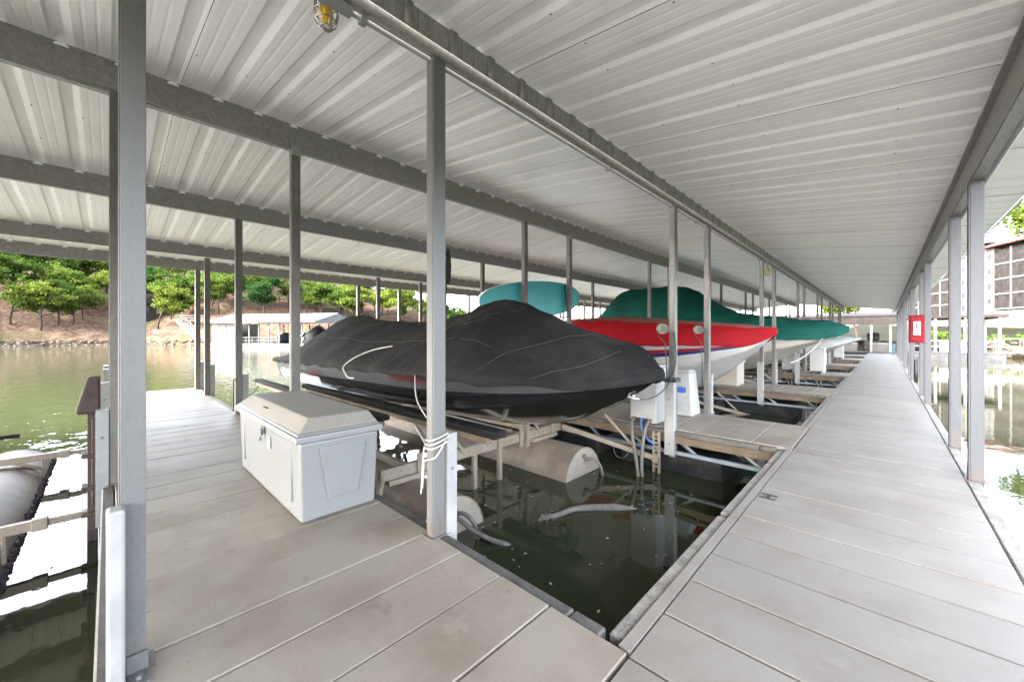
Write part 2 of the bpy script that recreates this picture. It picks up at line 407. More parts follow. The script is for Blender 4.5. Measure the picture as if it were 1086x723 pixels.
left_trees = [  # bearing column, metres beyond the waterline, kind, scale, label
    (44, 6, 0, .95, 'nearest leaning bright green tree on the brown bank left of the steel posts'),
    (62, 8.5, 1, .9, 'thick trunked green tree just behind the nearest leaning bank tree'),
    (78, 9, 2, .8, 'slim trunked bright tree on the brown bank, third from the lake'),
    (88, 12, 0, .75, 'small bright tree higher on the bank beside the big roof post'),
    (12, 9, 2, .95, 'low spreading bright tree at the left end of the far bank'),
    (168, 7, 2, 1.0, 'forked dark trunk tree beside the bank stairs, nearest the big roof post'),
    (182, 13, 0, .8, 'bright tree above the foot of the bank stairs'),
    (232, 16, 0, .95, 'bright green tree above the left end of the boathouse roof'),
    (252, 19, 1, .95, 'mid green tree above the white boathouse roof'),
    (280, 13, 3, .95, 'dark green dense tree directly behind the boathouse roof ridge'),
    (340, 16, 0, .95, 'bright tree above the gable of the boathouse'),
    (368, 13, 2, .9, 'bright green tree behind the covered outboard motor'),
    (398, 12, 0, .9, 'light green tree behind the hump of the black boat cover'),
    (425, 14, 1, .85, 'mid green tree behind the middle of the black boat cover'),
    (448, 10, 2, .75, 'light tree beside the second roof post, last of the hillside row'),
]
for px, d, k, s, lab in left_trees:
    dist = shore_r(px) + d; b = bearing(px) * dist
    plant(k, (b.x, b.y, hill_h(px, dist) - .1), s, rt.uniform(0, 6.28), lab, G)
bk = 0
for row, (d0, s0, step) in enumerate(((22, 1.0, 26), (34, 1.1, 28), (48, 1.2, 30), (15, .8, 20), (66, 1.3, 34))):
    px = (-60 + row * 9) if row != 3 else 325
    while px < 470:
        dist = shore_r(px) + d0 + rt.uniform(-3, 3); b = bearing(px) * dist
        plant(rt.choice((0, 1, 2, 3)), (b.x, b.y, hill_h(px, dist) - .2), s0 * rt.uniform(.85, 1.1) * (1 if px < 410 else .62), rt.uniform(0, 6.28),
              'leafy green tree in the wood covering the upper far hillside', 'trees in the wood on the upper hillside')
        px += step * rt.uniform(.8, 1.25); bk += 1

# far wood on the low shore across the lake: reads as one mass
fw = MB(); rf = random.Random(5)
for k in range(9000):
    px = rf.uniform(455, 770); d = rf.uniform(2, 26); dist = shore_r(px) + d; b = bearing(px) * dist
    base = hill_h(px, dist); hh = 3.8 + 2.4 * noise.noise(Vector((px * .06, d * .15, 2))) + 1.2 * noise.noise(Vector((px * .25, d * .4, 7)))
    c = Vector((b.x, b.y, base + rf.uniform(.1, 1) ** .6 * hh)); n = Vector((rf.gauss(0, 1), rf.gauss(0, 1), rf.gauss(.5, 1))).normalized()
    a = n.orthogonal().normalized(); bb = n.cross(a); l = rf.uniform(.4, .9)
    fw.add([c - a * l, c + bb * l * .7, c + a * l, c - bb * l * .7], [(0, 1, 2, 3)])
tag(fw.obj('distant_woods', 'leaf_mid'), 'low distant wood along the far shore of the lake', 'woods', kind='stuff')
# rocks along the waterline of the far bank
rk = MB()
for k in range(900):
    px = rf.uniform(-40, 470); dist = shore_r(px) + rf.uniform(-.5, 1.2); b = bearing(px) * dist
    s = rf.uniform(.12, .42); z = max(WZ, hill_h(px, dist)) + .03
    rk.ball((b.x, b.y, z), (s * rf.uniform(.8, 1.8), s * rf.uniform(.8, 1.8), s * .6), 6, 4)
tag(rk.obj('shore_rocks', 'rock'), 'pale rocks scattered along the waterline of the far bank', 'rocks', kind='stuff')

# ------------------------------------------------------------------ walkway and finger docks
def planks_y(mb, x0, x1, y0, y1, step, along, gap=.012, jit=.0):
    """boards laid side by side; along='x' boards run in x and step in y"""
    a = y0 if along == 'x' else x0; end = y1 if along == 'x' else x1
    while a < end - .02:
        b = min(a + step, end); b = end if end - b < .12 else b; dz = random.uniform(-.002, .002)
        if along == 'x': mb.box(x0, x1, a + gap / 2, b - gap / 2, -.045, dz)
        else: mb.box(a + gap / 2, b - gap / 2, y0, y1, -.045, dz)
        a = b
    return mb
walk = thing('dock_walkway', 'long pale grey plank walkway running straight under the roof beside the slips', 'walkway', (-.15, 20, 0))
planks_y(MB(), -.80, .56, -3.98, 40.8, .37, 'x', .017).obj('deck', 'deck_grey', walk)
for k in range(-1, 7):
    e, e2 = MB(), MB()
    ya, yb = 1.60 + P * k, P * (k + 1) + .025
    yy = ya; n = 0
    while yy < yb - .05:
        y2 = min(yy + (2.35 if k % 2 else 1.75), yb); y2 = yb if yb - y2 < .4 else y2
        e.box(-.872, -.812, yy + .004, y2 - .004, -.06, -.004)
        e2.box(-.955, -.876, yy + .064, y2 + (-.004 if y2 < yb else -.07) , -.17, -.028); yy = y2
    e.obj('edge_strip', 'deck_grey', walk, .003)
    e2.obj('rub_rail', 'wood_grey', walk, .008)
e = MB(); yy = -4.0
while yy < 40.8:
    y2 = min(yy + 3.05, 40.8); e.box(.572, .66, yy + .004, y2 - .004, -.20, -.006); yy = y2
e.obj('rub_rail', 'wood_grey', walk, .008)
MB().box(-.80, .55, -4, 40.7, -.24, -.14).obj('frame', 'rub_rail', walk)
for k in range(8):
    fy = -2.5 + k * 5.6
    MB().box(-.70, .50, fy, fy + 3.6, -.95, -.25).obj('float', 'float_black', walk, .05, 2)
# painted slip letter
h = MB()
h.box(-.785, -.665, 3.90, 3.925, .0025, .0045); h.box(-.785, -.665, 3.985, 4.015, .0025, .0045); h.box(-.735, -.71, 3.925, 3.985, .0025, .0045)
h.obj('slip_letter', 'ink', walk)['label'] = 'black stencilled H on a plank of the walkway'

def finger(lab):
    t = thing('finger_dock', lab, 'dock', (-7, .8, 0), 'finger docks between the boat slips')
    MBd = planks_y(MB(), -13.13, -.815, .04, 1.585, .36, 'y', .012)
    MBd.obj('deck', 'deck_tan', t, .004)
    for y0, y1 in ((-.045, .035), (1.59, 1.67)):
        rr = MB(); xx = -13.15
        while xx < -.97:
            x2 = min(xx + 3.0, -.965); rr.box(xx + .004, x2 - .004, y0, y1, -.085, -.012); xx = x2
        rr.obj('rub_rail', 'rub_rail', t, .01)
        yc = .02 if y0 < 0 else 1.6
        MB().box(-13.1, -.97, yc - .022, yc + .022, -.20, -.088).obj('fascia', 'wood_brown', t)
    tr = MB()
    for yc in (0, 1):
        yi = .06 if yc < 1 else 1.565
        tr.box(-13, -1.0, yi - .025, yi + .025, -.375, -.325)
        x = -1.15
        while x > -13:
            tr.bar((x, yi + (.028 if yc < 1 else -.028), -.35), (x - .32, yi + (.04 if yc < 1 else -.04), -.12), .04, .018, (0, 1, 0))
            tr.bar((x, yi, -.352), (x - .4, yi + (.5 if yc < 1 else -.5), -.352), .04, .02); x -= .8
    tr.obj('truss', 'truss', t)
    MB().box(-13.0, -1.0, .12, 1.5, -.12, -.06).obj('frame', 'rub_rail', t)
    for k in range(6):
        x = -1.62 - k * 1.95
        MB().box(x - 1.55, x, .10, 1.52, -1.0, -.385).obj('float', 'float_black', t, .06, 2)
    return t
f0 = finger('nearest tan plank finger dock, carrying the big white storage box')
FL = ['second finger dock, behind the bow of the black covered boat, with two white lift boxes',
      'third finger dock, beyond the red covered boat, with a tan storage box',
      'fourth finger dock, beyond the green covered boat',
      'fifth finger dock along the walkway, a thin strip past the green boat',
      'sixth finger dock along the walkway, second from its far end',
      'farthest finger dock, next to the far end of the walkway']
for k, lab in enumerate(FL): dup(f0, (-7, .8 + P * (k + 1), 0), lab)

# ------------------------------------------------------------------ roof over the docks
def roof_z(x):
    return 3.985 - .125 * (x + 5.26) if x > -5.26 else 3.985 - .083 * (-5.26 - x)
canopy = thing('dock_canopy', 'long open sided white metal roof on grey steel posts over walkway and boat slips', 'boat shelter', (-6, 18, 0))
Y0, Y1, RP = -21.0, 40.6, .373  # roof runs on unseen behind the camera, stretched to cut low light
def rib_profile():
    pts = []; y = .082 - RP * 56
    while y < Y1:
        pts += [(y - .068, 0), (y - .046, .014), (y + .030, .014), (y + .082, 0)]
        for q in (.145, .228): pts += [(y + q - .016, 0), (y + q, .0016), (y + q + .016, 0)]
        y += RP
    return [p for p in pts if Y0 <= p[0] <= Y1]
prof = rib_profile()
XR, XRIDGE, XL = 1.28, -5.26, -13.6
rs_ = MB()
rs_.loft([[(x, y, roof_z(x) + dz) for y, dz in prof] for x in (XL, XRIDGE, XR)], False)
rs_.loft([[(x, y, roof_z(x) + dz + .006) for y, dz in prof] for x in (XL - .005, XRIDGE, XR + .005)], False)
rs_.mi = 1
for j in range(33):   # shadow lines of the sheet side laps drawn as dark strips, and their fixing screws
    y = .082 - RP * 54 + .058 + j * RP * 5
    if y < Y1:
        for xa, xb in ((XL + .02, XRIDGE - .02), (XRIDGE + .02, XR - .02)):
            rs_.bar((xa, y, roof_z(xa) - .0015), (xb, y, roof_z(xb) - .0015),   .004, .003)
rs = random.Random(3)
for xx in (-3.3, -4.4, -6.6, -7.4, -9.4, -10.3, -.9, -1.6, .1):
    for j in range(-10, 60):
        if rs.random() < .6:
            y = .082 + RP * j + .085; x = xx + rs.uniform(-.04, .04); rs_.ball((x, y, roof_z(x) - .002), .0065, 6, 4)
roof = rs_.obj('roof', ['roof_sheet', 'screw'], canopy)
def beam(x, h, w_, mat, lip=True, side=1):
    zt = roof_z(x) - .004
    b = MB()
    b.box(x - .004, x + .004, Y0 + .1, Y1 - .1, zt - h, zt)
    b.box(x - w_, x - .0045, Y0 + .1, Y1 - .1, zt - h, zt - h + .008); b.box(x - w_, x - .0045, Y0 + .1, Y1 - .1, zt - .03, zt - .022)
    if lip: b.box(x + .0045, x + .012, Y0 + .1, Y1 - .1, zt - h - .004, zt - h + .014)
    j = 0; y = Y0 + 3
    return b, zt
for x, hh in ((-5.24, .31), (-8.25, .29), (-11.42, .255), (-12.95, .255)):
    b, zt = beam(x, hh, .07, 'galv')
    y = 1.4
    while y < 40:
        b.box(x + .005, x + .012, y, y + .16, zt - hh * .8, zt - hh * .25); b.box(x + .005, x + .008, y + 3, y + 3.012, zt - hh, zt); y += P
    b.mi = 1       # added pale half-moons standing in for light through the gap at each roof rib
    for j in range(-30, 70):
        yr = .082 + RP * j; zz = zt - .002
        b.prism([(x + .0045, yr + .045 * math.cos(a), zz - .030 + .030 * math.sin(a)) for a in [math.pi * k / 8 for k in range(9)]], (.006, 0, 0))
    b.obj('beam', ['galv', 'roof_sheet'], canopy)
# slip-edge beam: lipped box with a ribbed closure strip above it
x = -2.24; zt = roof_z(x) - .004
b = MB(); b.box(x - .06, x + .0, Y0 + .1, Y1 - .1, zt - .275, zt - .19)
b.smooth = True; b.tube([(x + .012, Y0 + .1, zt - .245), (x + .012, Y1 - .1, zt - .245)], .034, 10); b.smooth = False
b.mi = 0; b.box(x - .045, x - .03, Y0 + .1, Y1 - .1, zt - .188, zt)
b.mi = 0
y = .082 - RP * 54
while y < Y1 - .5:
    for q in (0, .125, .25):
        b.mi = 2; b.box(x - .0295, x - .024, y + q, y + q + .009, zt - .187, zt - .01); b.mi = 0
    b.smooth = True
    b.mi = 0; b.box(x - .0295, x - .012, y + .135, y + .20, zt - .186, zt + .0); b.mi = 0; b.smooth = False
    y += RP
b.obj('beam', ['galv', 'galv', 'conduit'], canopy)
c = MB(); c.smooth = True; c.tube([(x - .045, Y0 + .2, zt - .292), (x - .045, Y1 - .2, zt - .292)], .016, 8)
c.smooth = False
for j in range(-1, 15): c.box(x - .07, x - .02, 1.05 + j * 2.9, 1.09 + j * 2.9, zt - .318, zt - .272)
c.box(x - .075, x - .015, .80, 1.0, zt - .312, zt - .274)
c.obj('conduit', 'conduit', canopy)
c = MB(); c.smooth = True
for j in range(-1, 7):
    ya = .055 + P * j; c.tube(sag((-5.232, ya, 3.70), (-5.232, ya + P, 3.70), .05, 12), .007, 5)
c.smooth = False
for j in range(0, 7): c.box(-5.232, -5.20, 1.60 + P * j - .05, 1.60 + P * j + .05, 3.60, 3.72)
c.obj('wiring', 'conduit', canopy)
# walkway-side header: deep channel with a row of slots and a pipe under it
x = .60; zt = roof_z(x) - .004
b = MB(); b.box(x - .01, x + .0, Y0 + .1, Y1 - .1, zt - .36, zt); b.box(x + .0005, x + .085, Y0 + .1, Y1 - .1, zt - .37, zt - .352)
b.box(x - .05, x - .0105, Y0 + .1, Y1 - .1, zt - .125, zt - .115); b.box(x - .018, x - .0105, Y0 + .1, Y1 - .1, zt - .114, zt)
b.mi = 1
y = -1.0
while y < 40: b.box(x - .0215, x - .0185, y, y + .035, zt - .075, zt - .04); y += .185
b.obj('beam', ['galv', 'screw'], canopy)
c = MB(); c.smooth = True; c.tube([(x + .10, Y0 + .2, zt - .37), (x + .10, Y1 - .2, zt - .37)], .02, 8)
c.obj('conduit', 'conduit', canopy)
# eave and gable trims
t_ = MB(); t_.box(XR + .008, XR + .022, Y0, Y1, roof_z(XR) - .02, roof_z(XR) + .06)
t_.box(XL - .022, XL - .008, Y0, Y1, roof_z(XL) - .02, roof_z(XL) + .06); t_.obj('eave_trim', 'conduit', canopy)
# posts
def post(x, y, mat, bump_side, top, sx=.085, sy=.10, tall=True):
    b = MB()      # lipped steel channel
    b.box(x - sx / 2, x + sx / 2, y - sy / 2, y + sy / 2, -.42, top)
    b.box(x - sx / 2 + .012, x + sx / 2 - .012, y - sy / 2 - .004, y - sy / 2 - .0005, -.2, top - .02)
    b.box(x - sx / 2 - .022, x + sx / 2 + .022, y - sy / 2 - .03, y + sy / 2 + .03, -.0035, .004)
    o = b.obj('post', mat, canopy, .004)
    if bump_side:
        b = MB(); yb = y + bump_side * (sy / 2 + .047)
        b.box(x - .075, x + .06, yb - .042, yb + .042, -.37, .70)
        b.mi = 1
        for zz in (.45, -.2): b.tube([(x - .01, yb + bump_side * .0425, zz), (x - .01, yb + bump_side * .046, zz)], .014, 8); b.tube([(x + .0605, yb, zz), (x + .064, yb, zz)], .013, 8)
        b.obj('bumper', ['bumper_white', 'screw'], o, .012, 2)
    return o
for k in range(7):
    for ri, x in enumerate((-2.28, -5.27, -8.28, -11.45, -12.85)):
        if k >= 4 and ri > 2: continue
        for e_, yq, sd in ((0, .055, -1), (1, 1.60, 1)):
            if k == 0 and ri == 0 and e_ == 0:
                o = post(-2.28, .070, 'post_paint', 0, roof_z(x) - .285, .085, .078)
                b = MB(); b.box(-2.233, -2.15, -.008, .046, -.37, .715); b.obj('bumper', 'bumper_white', o, .012, 2)
                continue
            post(x, P * k + yq, 'post_paint' if ri == 0 and k == 0 else 'galv_light' if ri == 0 else 'galv_post', sd, roof_z(x) - (.285 if ri == 0 else .28))
for k in range(-1, 7):
    for yq in (.0, 1.55):
        y = P * k + yq
        if y < -1: continue
        post(.635, y, 'steel_blue', 0, roof_z(.635) - .37, .10, .095)

# ------------------------------------------------------------------ storage box on the nearest finger
bx = thing('dock_box', 'large white storage box with tan weathered lid standing on the near finger dock', 'storage box', (-4.02, 1.27, 0))
def frustum(mb, x0, x1, y0, y1, z0, X0, X1, Y0_, Y1_, z1):
    mb.add([(x0, y0, z0), (x1, y0, z0), (x1, y1, z0), (x0, y1, z0), (X0, Y0_, z1), (X1, Y0_, z1), (X1, Y1_, z1), (X0, Y1_, z1)],
           [(3, 2, 1, 0), (4, 5, 6, 7), (0, 1, 5, 4), (1, 2, 6, 5), (2, 3, 7, 6), (3, 0, 4, 7)])
b = MB(); frustum(b, -4.93, -3.10, .985, 1.555, .004, -4.95, -3.08, .965, 1.575, .60)
body = b.obj('body', 'box_white', bx, .018, 3)
b = MB()   # raised tapered panels on the two visible faces
b.prism([(-3.083, 1.10, .545), (-3.083, 1.47, .545), (-3.094, 1.40, .14), (-3.094, 1.17, .14)], (.014, 0, 0))
b.obj('end_panel', 'box_white', body, .006, 2)
b = MB(); b.box(-3.30, -3.27, .962, .985, .12, .58); b.box(-4.78, -4.75, .962, .985, .12, .58)
b.obj('rib', 'box_white', body, .006)
lid = MB(); frustum(lid, -4.99, -3.04, .925, 1.60, .605, -4.99, -3.04, .925, 1.60, .655)
frustum(lid, -4.97, -3.06, .94, 1.585, .655, -4.955, -3.075, .955, 1.575, .672)
lid.mi = 1; frustum(lid, -4.955, -3.075, .957, 1.573, .6722, -4.86, -3.17, 1.06, 1.53, .765)
lo = lid.obj('lid', ['box_white', 'box_lid'], bx, .012, 3)
b = MB(); b.box(-4.06, -3.97, .952, .963, .52, .60); b.box(-4.035, -3.995, .940, .952, .50, .56); b.tube([(-4.03, .94, .49), (-4.03, .935, .46), (-4.0, .935, .46), (-4.0, .94, .49)], .006, 6)
b.obj('latch', 'pipe_grey', body)
b = MB(); b.box(-3.86, -3.80, .955, .966, .42, .53); b.obj('latch_plate', 'white_plastic', body)
b = MB(); b.box(-4.20, -4.08, 1.0, 1.02, .716, .722); b.obj('lid_badge', 'ink', lo).rotation_euler = (0, 0, 0)
lo.children[0].location.z = .008

# ------------------------------------------------------------------ boats
def boat(name, label, yc, X0, X1, half, gun, keel, chine, ridge, cov_mats, hull_mats, band, pw=1.6, skirt=.16, wr=.02, ridge_mat=0, seam=None, top_band=None, folds=()):
    t = thing(name, label, 'boat', ((X0 + X1) / 2, yc, 0), 'covered boats on lifts')
    n = 72; xs = [X0 + (X1 - X0) * (1 - (1 - i / n) ** 1.25) for i in range(n + 1)]
    hb = MB(); hb.smooth = True
    rings = []
    for x in xs:
        hbm, g, k, c = interp(half, x), interp(gun, x), interp(keel, x), interp(chine, x)
        cw = hbm * .86; side = []
        for q in range(9):
            s = q / 8; z = c + (g - c) * s; y = cw + (hbm - cw) * (s ** .8); side.append((y, z))
        bot = [(cw * s, k + (c - k) * s ** 1.15) for s in (0, .2, .4, .6, .8, .93)]
        half_r = bot + side
        rings.append([(x, yc + y, z) for y, z in half_r[::-1]] + [(x, yc - y, z) for y, z in half_r[1:]])
    m = len(rings[0])
    for i in range(n):
        for j in range(m - 1):
            q = min(j, m - 2 - j)
            hb.mi = band[q] if q < len(band) else band[-1]
            hb.add([rings[i][j], rings[i][j + 1], rings[i + 1][j + 1], rings[i + 1][j]], [(0, 1, 2, 3)])
    hb.mi = band[-1]; hb.smooth = False
    hb.add(rings[0], [tuple(range(m))])
    hull = hb.obj('hull', hull_mats, t)
    bmh = bmesh.new(); bmh.from_mesh(hull.data); bmesh.ops.remove_doubles(bmh, verts=bmh.verts, dist=.0005); bmesh.ops.recalc_face_normals(bmh, faces=bmh.faces); bmh.to_mesh(hull.data); bmh.free()
    U = 44
    def cpt(x, u):
        hbm, g, r = interp(half, x) * 1.02 + .012, interp(gun, x) + .02, interp(ridge, x)
        a = abs(u)
        if a <= .86:
            s = a / .86; y = hbm * s; z = g + (r - g) * (1 - s ** pw)
        else:
            s = (a - .86) / .14; y = hbm + .012 * math.sin(s * 3.14); z = g - skirt * s
        w_ = wr * noise.noise(Vector((x * 1.6, u * 3 + yc, 1.3))) + wr * .5 * noise.noise(Vector((x * 4.5 + u * 2, u * 6, 4.1))) + wr * .45 * abs(noise.noise(Vector((x * 3 - u * 5, u * 2.5 + x, 8.7))))
        for fx_, fa, ff, fd in folds:       # creases running away from a support pole or a tied corner
            dx, du = x - fx_, u * 1.25; rr_ = math.hypot(dx, du)
            z += fa * math.sin(ff * math.atan2(du, dx) + 2.2 * noise.noise(Vector((x, u, 5)))) * math.exp(-rr_ * fd) * min(1, rr_ * 3)
        y *= 1 + .010 * noise.noise(Vector((x * 5.5, u * 1.5, 9 + yc))) + .006 * noise.noise(Vector((x * 13, u * 4, yc)))
        z += w_ * (1 - .5 * a) + (.012 * math.sin(x * 9 + u) if a > .97 else 0)
        return Vector((x, yc + (y if u > 0 else -y), z))
    cb = MB(); cb.smooth = True
    grid = [[cpt(x, -1 + 2 * j / U) for j in range(U + 1)] for x in xs]
    for i in range(n):
        for j in range(U):
            u = abs(-1 + 2 * (j + .5) / U)
            cb.mi = 0 if (top_band is None or u > top_band) else 1
            cb.add([grid[i][j], grid[i][j + 1], grid[i + 1][j + 1], grid[i + 1][j]], [(0, 1, 2, 3)])
    cb.mi = 0
    cb.add(grid[0], [tuple(range(U + 1))]); cb.add(grid[-1], [tuple(range(U + 1))])
    cov = cb.obj('boat_cover', cov_mats, t)
    bmh = bmesh.new(); bmh.from_mesh(cov.data); bmesh.ops.remove_doubles(bmh, verts=bmh.verts, dist=.0005); bmesh.ops.recalc_face_normals(bmh, faces=bmh.faces); bmh.to_mesh(cov.data); bmh.free()
    if seam:
        sb = MB()
        for path in seam:
            pts = []
            for (xa, ua), (xb, ub) in zip(path[:-1], path[1:]):
                for q in range(8): s = q / 8; pts.append(cpt(xa + (xb - xa) * s, ua + (ub - ua) * s) + Vector((0, -.002, .003)))
            pts.append(cpt(*path[-1]) + Vector((0, -.002, .003)))
            sb.tube(pts, .0028, 5)
        sb.obj('seam', 'seam_grey', cov)
    return t, cpt

KB = 1.043
def rx(tab): return [(x * KB, v) for x, v in tab]
def rz(tab): return [(x * KB, 1.4 + (v - 1.4) * KB) for x, v in tab]
YB = 3.6
BH = rx([(-9.0, 1.06), (-8.2, 1.16), (-6, 1.22), (-4, 1.20), (-3.2, 1.10), (-2.6, .90), (-2.1, .64), (-1.75, .37), (-1.55, .15), (-1.43, .015)])
BG = rz([(-9.0, .90), (-7, .95), (-5, .985), (-3.5, .99), (-2.5, .975), (-1.9, .965), (-1.6, 1.0), (-1.43, 1.055)])
BC = rz([(-9.0, .52), (-6, .55), (-4, .60), (-3, .66), (-2.4, .73), (-1.9, .84), (-1.43, 1.04)])
black, bc = boat('covered_speedboat', 'speedboat under a fitted black cover, nearest boat in the slips', YB, -9.72, -1.43 * KB, BH, BG,
    rz([(-9.0, .24), (-6, .24), (-4, .27), (-3.3, .31), (-2.5, .45), (-2.04, .65), (-1.73, .81), (-1.43, 1.03)]), BC,
    rz([(-9.0, 1.02), (-8.75, 1.34), (-8.3, 1.60), (-7.7, 1.78), (-7.0, 1.74), (-6.1, 1.63), (-5.2, 1.60), (-4.2, 1.71), (-3.7, 1.81), (-3.38, 1.845), (-3.1, 1.78), (-2.5, 1.52), (-1.95, 1.34), (-1.66, 1.27), (-1.55, 1.2), (-1.43, 1.07)]),
    ['cover_black'], ['hull_dark', 'hull_black', 'hull_white'], [0, 0, 0, 0, 1, 1, 1, 1, 1, 1, 1, 1, 1, 1], 1.32, .085, .05,
    seam=[[(-9.0, -.55), (-6.8, -.50), (-4.7, -.55), (-3.05, -.60)], [(-3.3, -.12), (-3.8, -.35), (-4.3, -.62), (-4.5, -.84)], [(-2.2, -.06), (-2.5, -.35), (-2.9, -.7), (-3.05, -.86)],
          [(-1.85, -.3), (-2.1, -.6), (-2.45, -.86)], [(-4.1, -.28), (-3.6, -.45), (-3.1, -.12)]], folds=[(-3.52, .035, 13, 1.3), (-8.0, .022, 9, 1.2), (-1.5, .035, 11, 2.2)])
# stern quarter graphics and bow flame decal on the topside, tow eye, strap
def hull_patch(yc, half, gun, chine, xa, xb, s0, s1, off, mat, name, par, n=10):
    mb = MB(); r0, r1 = [], []
    for i in range(n + 1):
        x = xa + (xb - xa) * i / n; hbm, g, c = interp(half, x), interp(gun, x), interp(chine, x); cw = hbm * .86
        for s, arr in ((s0, r0), (s1, r1)):
            s = s(i / n) if callable(s) else s
            arr.append((x, yc - (cw + (hbm - cw) * s ** .8) - off, c + (g - c) * s))
    mb.loft([r0, r1], False); return mb.obj(name, mat, par)
hp = black.children[0]
hull_patch(YB, BH, BG, BC, -9.3, -6.9, .12, lambda s: .62 - .2 * s, .005, 'hull_white', 'topside_panel', hp)
hull_patch(YB, BH, BG, BC, -8.4, -6.8, .5, lambda s: .6 + .1 * math.sin(s * 9), .008, 'flame_red', 'graphic', hp)
hull_patch(YB, BH, BG, BC, -4.45, -3.5, lambda s: .70 + .03 * math.sin(s * 20), lambda s: .92 - .06 * s, .006, 'flame_red', 'graphic', hp)
M('flame_yellow', (.30, .14, .03), .3)
hull_patch(YB, BH, BG, BC, -3.52, -3.25, lambda s: .76 + .1 * s, lambda s: .90, .009, 'flame_yellow', 'graphic', hp)
te = MB(); te.tube([(-1.86, 3.55, .80), (-1.78, 3.55, .78), (-1.74, 3.60, .77), (-1.78, 3.65, .78), (-1.86, 3.65, .80)], .012, 6); te.ball((-1.80, 3.60, .80), .03)
te.obj('tow_eye', 'cage_wire', black)
st = MB(); st.smooth = st.curve = True
st.tube([bc(-4.85, -.62) + Vector((0, -.01, .012)), bc(-5.2, -.68) + Vector((0, -.012, .012)), bc(-5.45, -.78) + Vector((0, -.015, .01)), bc(-5.55, -.9) + Vector((0, -.02, 0)), bc(-5.5, -1) + Vector((0, -.03, -.02)), bc(-5.38, -1) + Vector((0, -.04, -.1)), bc(-5.2, -1) + Vector((0, -.03, -.1))], .010, 8)
st.obj('strap', 'rope_white', black)
# outboard motor under a dark cowl cover at the stern
om = MB(); om.smooth = True
prof_ = [(-.34, .0, .10, .9), (-.30, .05, .20, .95), (-.15, .22, .24, 1), (.0, .34, .26, 1), (.18, .38, .25, 1), (.34, .30, .20, 1), (.42, .20, .12, .9)]
om.loft([[(-9.86 + dx, 3.45 + wy * math.cos(a) * (1.0), 1.28 + (hz * .9 * math.sin(a) if math.sin(a) > 0 else .22 * math.sin(a)) ) for a in [2 * math.pi * k / 14 for k in range(14)]] for dx, hz, wy, _ in prof_], True, True)
om.box(-9.99, -9.74, 3.35, 3.55, .3, 1.1)
mot = om.obj('outboard_motor', 'engine_dark', black)
om = MB(); om.bar((-10.06, 3.185, 1.38), (-9.74, 3.185, 1.52), .01, .07); om.bar((-9.99, 3.19, 1.28), (-9.84, 3.185, 1.34), .01, .05); om.obj('graphic', 'hull_white', mot)

red, rc = boat('covered_speedboat', 'white speedboat with navy stripe under a bright red cover, second boat along', 9.5, -8.6, -1.58,
    [(-8.6, 1.05), (-6, 1.2), (-4.5, 1.2), (-3.4, 1.02), (-2.6, .72), (-2.0, .34), (-1.58, .015)],
    [(-8.6, 1.15), (-5, 1.20), (-3, 1.24), (-2.3, 1.24), (-1.95, 1.26), (-1.75, 1.36), (-1.58, 1.50)],
    [(-8.6, -.05), (-5, -.05), (-3.9, .0), (-3.2, .14), (-2.6, .48), (-2.1, .92), (-1.85, 1.16), (-1.58, 1.46)],
    [(-8.6, .35), (-5, .40), (-3.4, .62), (-2.4, .94), (-1.95, 1.14), (-1.58, 1.48)],
    [(-8.6, 1.5), (-7, 1.75), (-5.2, 1.86), (-3.6, 1.74), (-2.4, 1.64), (-1.58, 1.53)],
    ['cover_red', 'cover_red_faded'], ['hull_white', 'stripe_navy', 'stripe_red'], [0, 0, 2, 1, 0, 0, 0, 0, 0, 0, 0, 0, 0], 5.0, .10, .035, top_band=.60, folds=[(-1.6, .025, 10, 1.2), (-5.2, .03, 11, .8)])
green, gc = boat('covered_cruiser', 'large cream hulled boat under a tall green cover, third boat along', 15.25, -8.9, -.75,
    [(-8.9, 1.15), (-6, 1.3), (-4.0, 1.28), (-2.8, 1.05), (-1.9, .66), (-1.2, .26), (-.75, .015)],
    [(-8.9, 1.28), (-4, 1.30), (-2, 1.32), (-1.4, 1.34), (-1.05, 1.44), (-.75, 1.60)],
    [(-8.9, .05), (-5, .05), (-3.6, .16), (-2.7, .45), (-1.8, .98), (-1.2, 1.26), (-.75, 1.57)],
    [(-8.9, .5), (-4, .62), (-2.4, .95), (-1.3, 1.28), (-.75, 1.58)],
    [(-8.9, 2.3), (-8.4, 2.8), (-7.9, 3.2), (-6.8, 3.27), (-5.5, 3.2), (-4.7, 2.72), (-3.76, 2.18), (-2.65, 2.0), (-1.66, 1.86), (-1.1, 1.76), (-.75, 1.64)],
    ['cover_green', 'cover_teal'], ['hull_cream'], [0], 2.6, .12, .075, folds=[(-7.9, .07, 15, .7), (-5.4, .07, 13, .7), (-.8, .03, 12, 1.5)])
white, wc = boat('covered_runabout', 'low white runabout under a pale grey cover beyond the green boat', 21.0, -7.5, -.95,
    [(-7.5, 1.0), (-4, 1.1), (-2.6, .85), (-1.6, .45), (-.95, .06)],
    [(-7.5, .85), (-4, .9), (-2, 1.0), (-.95, 1.18)],
    [(-7.5, .0), (-4, .0), (-2.6, .3), (-1.6, .75), (-.95, 1.1)],
    [(-7.5, .4), (-3.4, .5), (-1.9, .8), (-.95, 1.12)],
    [(-7.5, 1.3), (-5, 1.45), (-3, 1.3), (-.95, 1.24)],
    ['cover_grey'], ['hull_white'], [0], 2.4, .10, .02)
w2 = dup(white, (white.location.x - .2, 26.9, .05), 'white runabout under a pale grey cover, second boat past the green one')
w3 = dup(white, (white.location.x - .1, 32.6, .0), 'white runabout under a pale grey cover, nearest the far end of the walkway')

